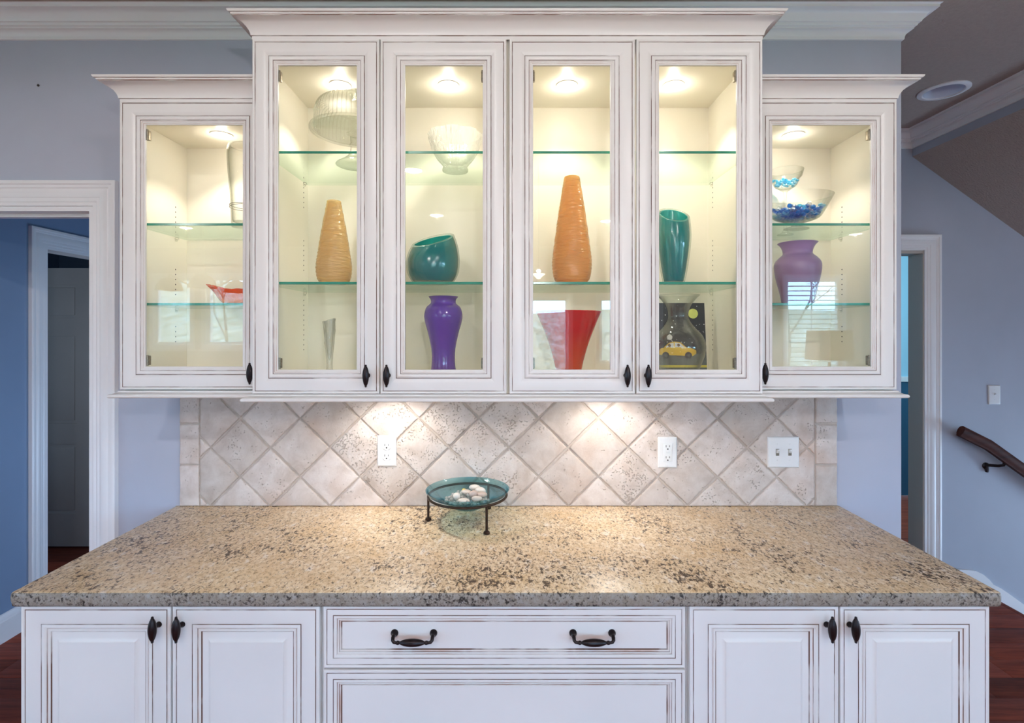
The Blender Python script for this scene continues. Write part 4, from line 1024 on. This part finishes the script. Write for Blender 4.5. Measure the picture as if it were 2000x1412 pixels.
# orange carnival bowl, scalloped boat
def boat():
    t = thing('orange_bowl', 'red and orange scalloped glass bowl on the lower left shelf', 'bowl', (-0.905, -0.200, s1))
    def fn(r, h, a):
        return (r*(1.0+0.012*math.cos(22*a)*(h/0.06)), h+(h/0.06)*(0.011*math.cos(2*a)+0.0022*abs(math.cos(11*a))))
    pr = [(0.0, 0.0), (0.050, 0.0), (0.055, 0.006), (0.066, 0.022), (0.078, 0.040), (0.092, 0.055), (0.088, 0.0552), (0.074, 0.041), (0.061, 0.023), (0.05, 0.008), (0.0, 0.006)]
    mb = MB().lathe(pr, (0, 0, 0), 132, 0, fn, cap=False)
    mb.v = [(x*1.28, y*0.78, z) for x, y, z in mb.v]
    o = mb.build('body', carnival_m, None, True, 60); o.parent = t
boat()
# crystal bud vase
def budvase():
    t = thing('crystal_bud_vase', 'slender twisted crystal bud vase on the floor of the leftmost tall cabinet', 'vase', (-0.607, -0.22, zf))
    def fn(r, h, a):
        k = max(0.0, (h-0.08)/0.14)
        return (r*(1+0.22*k*math.cos(5*a+h*70)+0.10*k*math.cos(9*a-h*120)), h+0.006*k*k*math.cos(a-0.6))
    pr = [(0.0, 0.0), (0.022, 0.0), (0.023, 0.004), (0.012, 0.012), (0.0105, 0.03), (0.0095, 0.06), (0.0115, 0.09), (0.0155, 0.13), (0.0165, 0.17), (0.0185, 0.205), (0.015, 0.206), (0.012, 0.17), (0.010, 0.12), (0.005, 0.08), (0.0, 0.07)]
    o = MB().lathe(pr, (0, 0, 0), 60, 0, fn, cap=False).build('body', crystal_m, None, True, 40); o.parent = t
budvase()
# cut crystal bowl on the top shelf
def crystal():
    t = thing('crystal_bowl', 'cut crystal bowl with a scalloped rim on the top shelf', 'bowl', (-0.196, -0.155, z2))
    def fn(r, h, a):
        if h < 0.018 or r < 0.02: return (r*(1+0.02*abs(math.cos(12*a))), h)
        k = (h-0.018)/0.11
        fan = 0.0022*math.cos(32*a)*max(0, math.cos(4*a))*(0.5+k)
        dia = 0.0016*(abs(math.cos(12*a+h*90))+abs(math.cos(12*a-h*90))-1.2)
        return (r+fan+dia, h+k*k*(0.0052*abs(math.cos(4*a))+0.001*math.cos(48*a)))
    out_ = smooth_prof([(0.043, 0.0), (0.044, 0.006), (0.041, 0.016), (0.050, 0.028), (0.066, 0.048), (0.080, 0.075), (0.088, 0.104), (0.0925, 0.122)], 60)
    pr = [(0.0, 0.0)]+out_+[(0.0895, 0.1225), (0.084, 0.103), (0.075, 0.076), (0.060, 0.05), (0.04, 0.032), (0.0, 0.026)]
    o = MB().lathe(pr, (0, 0, 0), 240, 0, fn, cap=False).build('body', crystal_m, None, True, 30); o.parent = t
crystal()
# cake stand with ribbed dome
def cake():
    loc = (-0.522, -0.215, z2)
    t = thing('cake_stand', 'clear glass pedestal cake stand on the top shelf under a ribbed dome', 'cake stand', loc)
    pr = [(0.0, 0.004), (0.030, 0.003), (0.060, 0.0), (0.063, 0.002), (0.061, 0.006), (0.045, 0.016), (0.026, 0.030), (0.017, 0.045), (0.0155, 0.062), (0.020, 0.068), (0.0155, 0.074), (0.017, 0.098), (0.030, 0.106)]
    o = MB().lathe(pr, (0, 0, 0), 72, 0, lambda r, h, a: (r*(1+0.012*math.cos(28*a)) if h < 0.03 else r, h), cap=False).build('pedestal', vessel_m, None, True, 50); o.parent = t
    pr = [(0.0, 0.104), (0.030, 0.1055), (0.135, 0.1075), (0.1445, 0.109), (0.1465, 0.114), (0.1445, 0.1185), (0.139, 0.118), (0.135, 0.113), (0.0, 0.1115)]
    o = MB().lathe(pr, (0, 0, 0), 96, 0, cap=False).build('plate', vessel_m, None, True, 50); o.parent = t
    t2 = thing('cake_dome', 'ribbed clear glass dome sitting on the cake stand', 'cake dome', (loc[0], loc[1], loc[2]+0.1140))
    prof = smooth_prof([(0.130, 0.0), (0.1305, 0.004), (0.1290, 0.045), (0.1245, 0.070), (0.113, 0.088), (0.09, 0.098), (0.05, 0.104), (0.012, 0.106)], 42)
    def fn(r, h, a):
        k = min(1, max(0, (h-0.004)/0.004)) if h < 0.092 else 0.3
        return (r+0.0026*k*math.cos(56*a), h)
    inner = [(r-0.003, h-0.002 if h > 0.08 else h) for r, h in prof if r > 0.02]
    o = MB().lathe(prof+[(0.008, 0.108), (0.008, 0.113), (0.018, 0.120), (0.021, 0.129), (0.015, 0.138), (0.0, 0.140)], (0, 0, 0), 384, 0, fn, cap=False).build('dome', ribbed_m, None, True, 30); o.parent = t2
cake()

# gem bowls in the right end cabinet
def gem_mesh(name, m, seed, flat):
    bm = bmesh.new(); bmesh.ops.create_icosphere(bm, subdivisions=2, radius=1.0); r = random.Random(seed)
    for v in bm.verts: v.co = Vector((v.co.x, v.co.y*(0.9+0.1*r.random()), v.co.z*flat))*(1+r.uniform(-.03, .03))
    me = bpy.data.meshes.new(name); bm.to_mesh(me); bm.free(); me.materials.append(m)
    me.polygons.foreach_set('use_smooth', [True]*len(me.polygons)); return me
def fill(c, rad_at, z_lo, z_hi, size, count, meshes, name, label, cat, group, seed, crown=0.0, keep=None, flat=0.62):
    r = random.Random(seed); placed = []; tries = 0
    while len(placed) < count and tries < 40000:
        tries += 1
        h = z_lo+(z_hi-z_lo)*r.random(); R_ = rad_at(h)-size*1.1
        if R_ <= 0: continue
        rr = R_*math.sqrt(r.random()); a = r.uniform(0, 2*PI)
        if keep and not keep(rr*math.cos(a), rr*math.sin(a)): continue
        p_ = Vector((rr*math.cos(a), rr*math.sin(a), h+crown*(1-rr/max(R_, 1e-4))))
        if any((p_-q_).length < size*1.25 for q_ in placed): continue
        placed.append(p_)
    for i, p_ in enumerate(placed):
        mi_ = r.choice(range(len(meshes))); me = meshes[mi_]
        o = bpy.data.objects.new(name, me); C.objects.link(o)
        s_ = size*r.uniform(0.85, 1.1); o.scale = (s_, s_, s_)
        o.location = Vector(c)+p_; o.rotation_euler = (r.uniform(-0.9, .9), r.uniform(-.9, .9), r.uniform(0, 6))
        tag(o, (label if isinstance(label, str) else label[mi_]), cat, (group if isinstance(group, str) else group[mi_]))
    return placed
def pedestal_bowl(label, loc, H, R_, foot, stem, sr, oval=0.0):
    outp = smooth_prof([(foot, 0.0), (foot*0.98, 0.003), (sr*1.2, 0.010+0.1*stem), (sr, 0.016+0.9*stem), (sr+0.012, 0.022+stem), (R_*0.60, 0.036+stem), (R_*0.76, 0.060+stem), (R_*0.90, H-0.022), (R_, H)], 60)
    return vessel('gem_bowl', label, 'bowl', loc, outp, 0.003, vessel_m, 72, fn=lambda r, h, a: (r*(1-oval*math.sin(a)**2), h), base_th=0.028+stem)
gb = [gem_mesh('glass_gem', gem_blue, 1, 0.62), gem_mesh('glass_gem', gem_blue, 2, 0.7), gem_mesh('glass_gem', gem_aqua, 3, 0.6), gem_mesh('glass_gem', gem_clear, 4, 0.62), gem_mesh('glass_gem', gem_blue, 6, 0.55)]
loc1 = (0.968, -0.180, s2)
pedestal_bowl('wide clear glass bowl of deep blue gems on the upper right shelf', loc1, 0.112, 0.116, 0.040, 0.0, 0.016, 0.18)
fill(loc1, lambda h: 0.064+(h-0.030)*0.70, 0.038, 0.072, 0.0088, 170, gb, 'glass_gem', ['deep blue glass gem heaped in the wide clear bowl']*2+['aqua glass gem heaped among the deep blue ones in the wide bowl', 'colourless glass gem heaped among the deep blue ones in the wide bowl', 'deep blue glass gem heaped in the wide clear bowl'], 'glass gem', ['deep blue gems in the wide clear bowl']*2+['aqua gems in the wide clear bowl', 'colourless gems in the wide clear bowl', 'deep blue gems in the wide clear bowl'], 21, keep=lambda x, y: (x/0.088)**2+(y/0.070)**2 < 1)
loc2 = (0.986, -0.074, s2)
pedestal_bowl('small clear glass bowl of pale blue gems raised behind the wide bowl', loc2, 0.232, 0.060, 0.026, 0.140, 0.005)
ga = [gem_mesh('glass_gem', gem_aqua, 8, 0.62), gem_mesh('glass_gem', gem_clear, 9, 0.62), gem_mesh('glass_gem', gem_aqua, 10, 0.7)]
fill(loc2, lambda h: 0.034+(h-0.170)*0.75, 0.178, 0.196, 0.0066, 46, ga, 'glass_gem', ['pale blue glass gem heaped in the small raised bowl', 'colourless glass gem heaped in the small raised bowl', 'pale blue glass gem heaped in the small raised bowl'], 'glass gem', ['pale blue gems in the small raised bowl', 'colourless gems in the small raised bowl', 'pale blue gems in the small raised bowl'], 22)

# ------------------------------------------------------------------ taxi painting
def painting():
    x0, x1, h = 0.452, 0.686, 0.268; yb, yt = -0.125, -0.095     # leans back slightly
    z0 = zf
    t = thing('taxi_painting', 'unframed canvas of a yellow taxi under a starry black sky', 'painting', ((x0+x1)/2, yb, z0))
    ln = math.hypot(h, yt-yb)
    def M(u, v, out=0.0):   # u across, v up the canvas
        return (x0+u, yb+(yt-yb)*v/h-out, z0+v)
    def slab(u0, u1, v0, v1, o0, o1, name, m):
        vs = [M(u, v, o) for u in (u0, u1) for o in (o0, o1) for v in (v0, v1)]
        MB().add(vs, [(0, 1, 3, 2), (4, 6, 7, 5), (0, 4, 5, 1), (2, 3, 7, 6), (0, 2, 6, 4), (1, 5, 7, 3)]).build(name, m, t, smooth=False)
    W_ = x1-x0
    black = principled('night_black_canvas', (0.012, 0.013, 0.016), 0.5); grey = principled('road_grey_paint', (0.12, 0.13, 0.12), 0.6, var=0.2, vscale=60)
    yel = principled('taxi_yellow_paint', (0.85, 0.53, 0.03), 0.5); lime = principled('moon_lime_paint', (0.66, 0.70, 0.16), 0.5, var=0.08, vscale=60)
    wht = principled('star_white_paint', (0.85, 0.85, 0.85), 0.5); dk = principled('tyre_grey_paint', (0.06, 0.06, 0.06), 0.6)
    stripe = principled('road_yellow_paint', (0.62, 0.52, 0.05), 0.6)
    slab(0, W_, 0, h, -0.016, 0, 'canvas', black)
    slab(0.0005, W_-0.0005, 0.0005, 0.088, 0.0, 0.0006, 'painted_road', grey)
    slab(0.0005, W_-0.0005, 0.040, 0.048, 0.0006, 0.0010, 'painted_line', stripe)
    def poly(pts, o, name, m):
        n_ = len(pts); vs = [M(u, v, o) for u, v in pts]+[M(u, v, o-0.0005) for u, v in pts]
        MB().add(vs, [tuple(range(n_)), tuple(range(2*n_-1, n_-1, -1))]+[(i, (i+1) % n_, n_+(i+1) % n_, n_+i) for i in range(n_)]).build(name, m, t, smooth=False)
    disc = lambda cu, cv, r, n_=24, sx=1: [(cu+sx*r*math.cos(2*PI*k/n_), cv+r*math.sin(2*PI*k/n_)) for k in range(n_)]
    for cu in (0.03, 0.075, 0.12, 0.165, 0.210): poly(disc(cu, 0.023, 0.0065, 18, 1.9), 0.0012, 'painted_dash', stripe)
    poly(disc(0.192, 0.230, 0.0175), 0.0010, 'painted_moon', lime)
    r = random.Random(4)
    st = MB()
    for k in range(70):
        u, v, rr = r.uniform(0.004, W_-0.004), r.uniform(0.095, h-0.004), r.choice([0.0007, 0.0009, 0.0013, 0.0017])
        if math.hypot(u-0.192, v-0.230) < 0.021: continue
        pts = disc(u, v, rr, 8)
        st.add([M(a, b, 0.0008) for a, b in pts]+[M(a, b, 0.0) for a, b in pts], [tuple(range(8))]+[(i, (i+1) % 8, 8+(i+1) % 8, 8+i) for i in range(8)])
    tag(st.build('painted_stars', wht, t, smooth=False), kind='stuff')
    # the taxi, drawn as plain shapes
    KT = 1.0
    cx, cz, k = 0.134, 0.084, 1.0
    body = [(-0.066, 0.0), (0.052, -0.004), (0.064, 0.004), (0.064, 0.016), (0.046, 0.024), (0.020, 0.028), (-0.040, 0.027), (-0.062, 0.022), (-0.068, 0.012)]
    poly([(cx+a*KT, cz+b*KT) for a, b in body], 0.0014, 'painted_taxi', yel)
    roof = [(-0.050, 0.026), (-0.032, 0.042), (-0.012, 0.047), (0.010, 0.044), (0.030, 0.026)]
    poly([(cx+a*KT, cz+b*KT) for a, b in roof], 0.0013, 'painted_roof', yel)
    for wn in ([(-0.043, 0.027), (-0.029, 0.040), (-0.015, 0.043), (-0.015, 0.027)], [(-0.011, 0.027), (-0.011, 0.044), (0.008, 0.041), (0.023, 0.027)]):
        poly([(cx+a*KT, cz+b*KT) for a, b in wn], 0.0018, 'painted_window', wht)
    for (a, b) in ((-0.030, 0.033), (0.002, 0.034)): poly(disc(cx+a*KT, cz+b*KT, 0.0052, 14), 0.0022, 'painted_passenger', principled('brown_figure_paint', (0.20, 0.10, 0.05), 0.6))
    for a in (-0.044, 0.036):
        poly(disc(cx+a*KT, cz-0.002, 0.0125), 0.0020, 'painted_wheel', dk); poly(disc(cx+a*KT, cz-0.002, 0.0055, 16), 0.0024, 'painted_hub', grey)
    poly(disc(cx-0.028, cz+0.062, 0.0095), 0.0014, 'painted_planet', wht)
painting()

# ------------------------------------------------------------------ blue bowl on its iron stand, with beads and pebbles
bc = (-0.153, -0.157); ZT = 0.9142
t = thing('bowl_stand', 'three-legged brown iron stand holding the blue bowl', 'stand', (bc[0], bc[1], ZT))
RING, ZR = 0.1345, 0.0895
o = MB().tube([(RING*math.cos(2*PI*k/64), RING*math.sin(2*PI*k/64), ZR) for k in range(64)], 0.0042, 12, closed=True).build('ring', ironm, None); o.parent = t
for a in (math.radians(178), math.radians(-58.5), math.radians(61)):
    x, y = (RING+0.002)*math.cos(a), (RING+0.002)*math.sin(a)
    mb = MB().tube([(x, y, 0.004), (x, y, 0.04), (x, y, ZR-0.002)], 0.0042, 12)
    mb.lathe([(0.0, 0.0), (0.0075, 0.0), (0.0105, 0.002), (0.0105, 0.006), (0.0075, 0.0095), (0.0, 0.0105)], (x, y, 0), 20)
    o = mb.build('leg', ironm, None); o.parent = t
outp = smooth_prof([(0.034, 0.046), (0.046, 0.048), (0.066, 0.060), (0.092, 0.080), (0.120, 0.090), (0.130, 0.0945), (0.138, 0.101), (0.1435, 0.1105)], 36)
t = vessel('blue_bowl', 'shallow blue glass bowl of beads and pebbles on the granite', 'bowl', (bc[0], bc[1], ZT), outp, 0.0045, bowl_blue, 72, base_th=0.0515)
bl = [gem_mesh('glass_bead', beadclear, 31, 0.7), gem_mesh('glass_bead', beadclear, 32, 0.85)]
bb = (bc[0], bc[1], ZT)
fill(bb, lambda h: 0.052+(h-0.052)*1.3, 0.060, 0.080, 0.0074, 120, bl, 'glass_bead', 'clear glass bead heaped in the shallow blue bowl', 'glass bead', 'beads in the blue bowl', 23, crown=0.016)
def pebble(dx, dy, dz, sx, sy, sz, m, label, rz):
    bm = bmesh.new(); bmesh.ops.create_icosphere(bm, subdivisions=3, radius=1.0); r = random.Random(int(abs(dx)*9000+abs(dy)*70000))
    ph = [r.uniform(0, 6) for _ in range(3)]
    for v in bm.verts:
        k = 1+0.07*math.sin(2.3*v.co.x+ph[0])+0.06*math.sin(2.9*v.co.y+ph[1]); v.co = Vector((v.co.x*sx*k, v.co.y*sy*k, v.co.z*sz))
    me = bpy.data.meshes.new('pebble'); bm.to_mesh(me); bm.free(); me.materials.append(m); me.polygons.foreach_set('use_smooth', [True]*len(me.polygons))
    o = bpy.data.objects.new('pebble', me); C.objects.link(o); o.location = (bb[0]+dx, bb[1]+dy, bb[2]+dz); o.rotation_euler = (0.15, 0.1, rz); tag(o, label, 'pebble')
PB = [(0.022, 0.050, 0.099, 0.019, 0.014, 0.011, 'largest pale pebble at the back of the blue bowl', 0.1),
      (0.044, 0.022, 0.0985, 0.020, 0.013, 0.010, 'long pale pebble in front of the largest one in the blue bowl', -0.3),
      (-0.004, 0.006, 0.0975, 0.017, 0.011, 0.008, 'flat beige pebble right beside the yellow one', 0.0),
      (0.022, -0.016, 0.098, 0.016, 0.012, 0.012, 'upright pinkish pebble in the middle of the blue bowl', 0.7),
      (0.052, -0.014, 0.095, 0.017, 0.012, 0.009, 'pinkish pebble at the right of the blue bowl pile', 0.3),
      (0.034, -0.044, 0.091, 0.018, 0.011, 0.009, 'tan pebble at the front right of the blue bowl pile', 0.35),
      (-0.008, -0.056, 0.087, 0.020, 0.012, 0.008, 'pale pebble lowest at the front rim of the blue bowl', 0.1),
      (-0.034, -0.030, 0.094, 0.012, 0.014, 0.012, 'speckled pale pebble at the left of the blue bowl pile', 0.9)]
pm = [pebble_m, principled('pinkish_pebble', (0.62, 0.49, 0.43), 0.5, var=0.12, vscale=40), principled('white_pebble', (0.76, 0.71, 0.66), 0.5, var=0.08, vscale=40)]
for k, (dx, dy, dz, sx, sy, sz, lab, rz) in enumerate(PB): pebble(dx, dy, dz, sx, sy, sz, pm[(2, 2, 0, 1, 1, 0, 2, 2)[k]], lab, rz)
pebble(-0.014, 0.018, 0.100, 0.007, 0.006, 0.006, pebble_y, 'small yellow pebble near the middle of the blue bowl', 0)

# ------------------------------------------------------------------ things behind the camera that the cabinet glass mirrors
lx, ly = 2.88, -3.37
t = thing('side_table', 'small dark side table under the lamp mirrored in the right cabinet', 'table', (lx, ly, 0))
MB().bbox(lx-0.25, lx+0.25, ly-0.25, ly+0.25, 0.72, 0.76, 0.006).build('top', railm, t)
for (sx, sy) in ((-1, -1), (1, -1), (1, 1), (-1, 1)): MB().bbox(lx+sx*0.21-0.02, lx+sx*0.21+0.02, ly+sy*0.21-0.02, ly+sy*0.21+0.02, 0, 0.72, 0.003).build('leg', railm, t)
t = thing('table_lamp', 'table lamp with a linen drum shade mirrored in the right cabinet', 'lamp', (lx, ly, 0.761))
MB().lathe([(0.0, 0.761), (0.09, 0.762), (0.09, 0.775), (0.03, 0.79), (0.055, 0.88), (0.07, 1.0), (0.05, 1.12), (0.015, 1.2), (0.012, 1.28), (0.0, 1.28)], (lx, ly, 0), 32, cap=False).build('base', brassm, t)
MB().lathe([(0.195, 1.305), (0.180, 1.568), (0.177, 1.568), (0.192, 1.305), (0.195, 1.305)], (lx, ly, 0), 48, cap=False).build('shade', shadem, t)
MB().tube([(lx, ly, 1.27), (lx, ly, 1.60)], 0.004, 8).build('finial', brassm, t)
px_, py_ = 0.18, -2.33
t = thing('pendant_lamp', 'small lit pendant lamp mirrored beside the taller amber vase', 'lamp', (px_, py_, 1.92))
MB().lathe([(0.0, 1.918), (0.012, 1.919), (0.020, 1.930), (0.042, 1.948), (0.046, 1.952), (0.044, 1.954), (0.018, 1.934), (0.0, 1.926)], (px_, py_, 0), 32, cap=False).build('shade', pend_e, t)
add_light('pendant_glow', 'POINT', (px_, py_, 1.972), 13, (1.0, 0.96, 0.96), shadow_soft_size=0.012)
MB().tube([(px_, py_, 1.98), (px_, py_, CEIL-0.02)], 0.003, 8).build('cord', darkm, t)
MB().lathe([(0.05, CEIL-0.001), (0.05, CEIL-0.012), (0.0, CEIL-0.022)], (px_, py_, 0), 24, cap=False).build('canopy', brassm, t)
cx_, cy_ = -2.70, -3.2
t = thing('chandelier', 'dome shaded chandelier mirrored in the leftmost cabinet door', 'lamp', (cx_, cy_, 1.9))
MB().tube([(cx_, cy_, 2.0), (cx_, cy_, CEIL-0.01)], 0.012, 10).build('stem', brassm, t)
MB().lathe([(0.0, 1.93), (0.03, 1.95), (0.02, 2.0), (0.035, 2.05), (0.012, 2.09), (0.0, 2.09)], (cx_, cy_, 0), 20).build('hub', brassm, t)
for k in range(3):
    a = math.radians(180+120*k); ex, ey = cx_+0.30*math.cos(a), cy_+0.30*math.sin(a)
    ar = MB().tube([(cx_, cy_, 2.0), (cx_+0.12*math.cos(a), cy_+0.12*math.sin(a), 1.96), (cx_+0.24*math.cos(a), cy_+0.24*math.sin(a), 2.03), (ex, ey, 2.06), (ex, ey, 2.02)], 0.008, 8).build('arm', brassm, t)
    MB().lathe([(0.02, 2.03), (0.06, 2.015), (0.095, 1.97), (0.108, 1.92), (0.104, 1.92), (0.09, 1.968), (0.05, 2.01), (0.0, 2.02)], (ex, ey, 0), 28, cap=False).build('shade', shadem, ar)
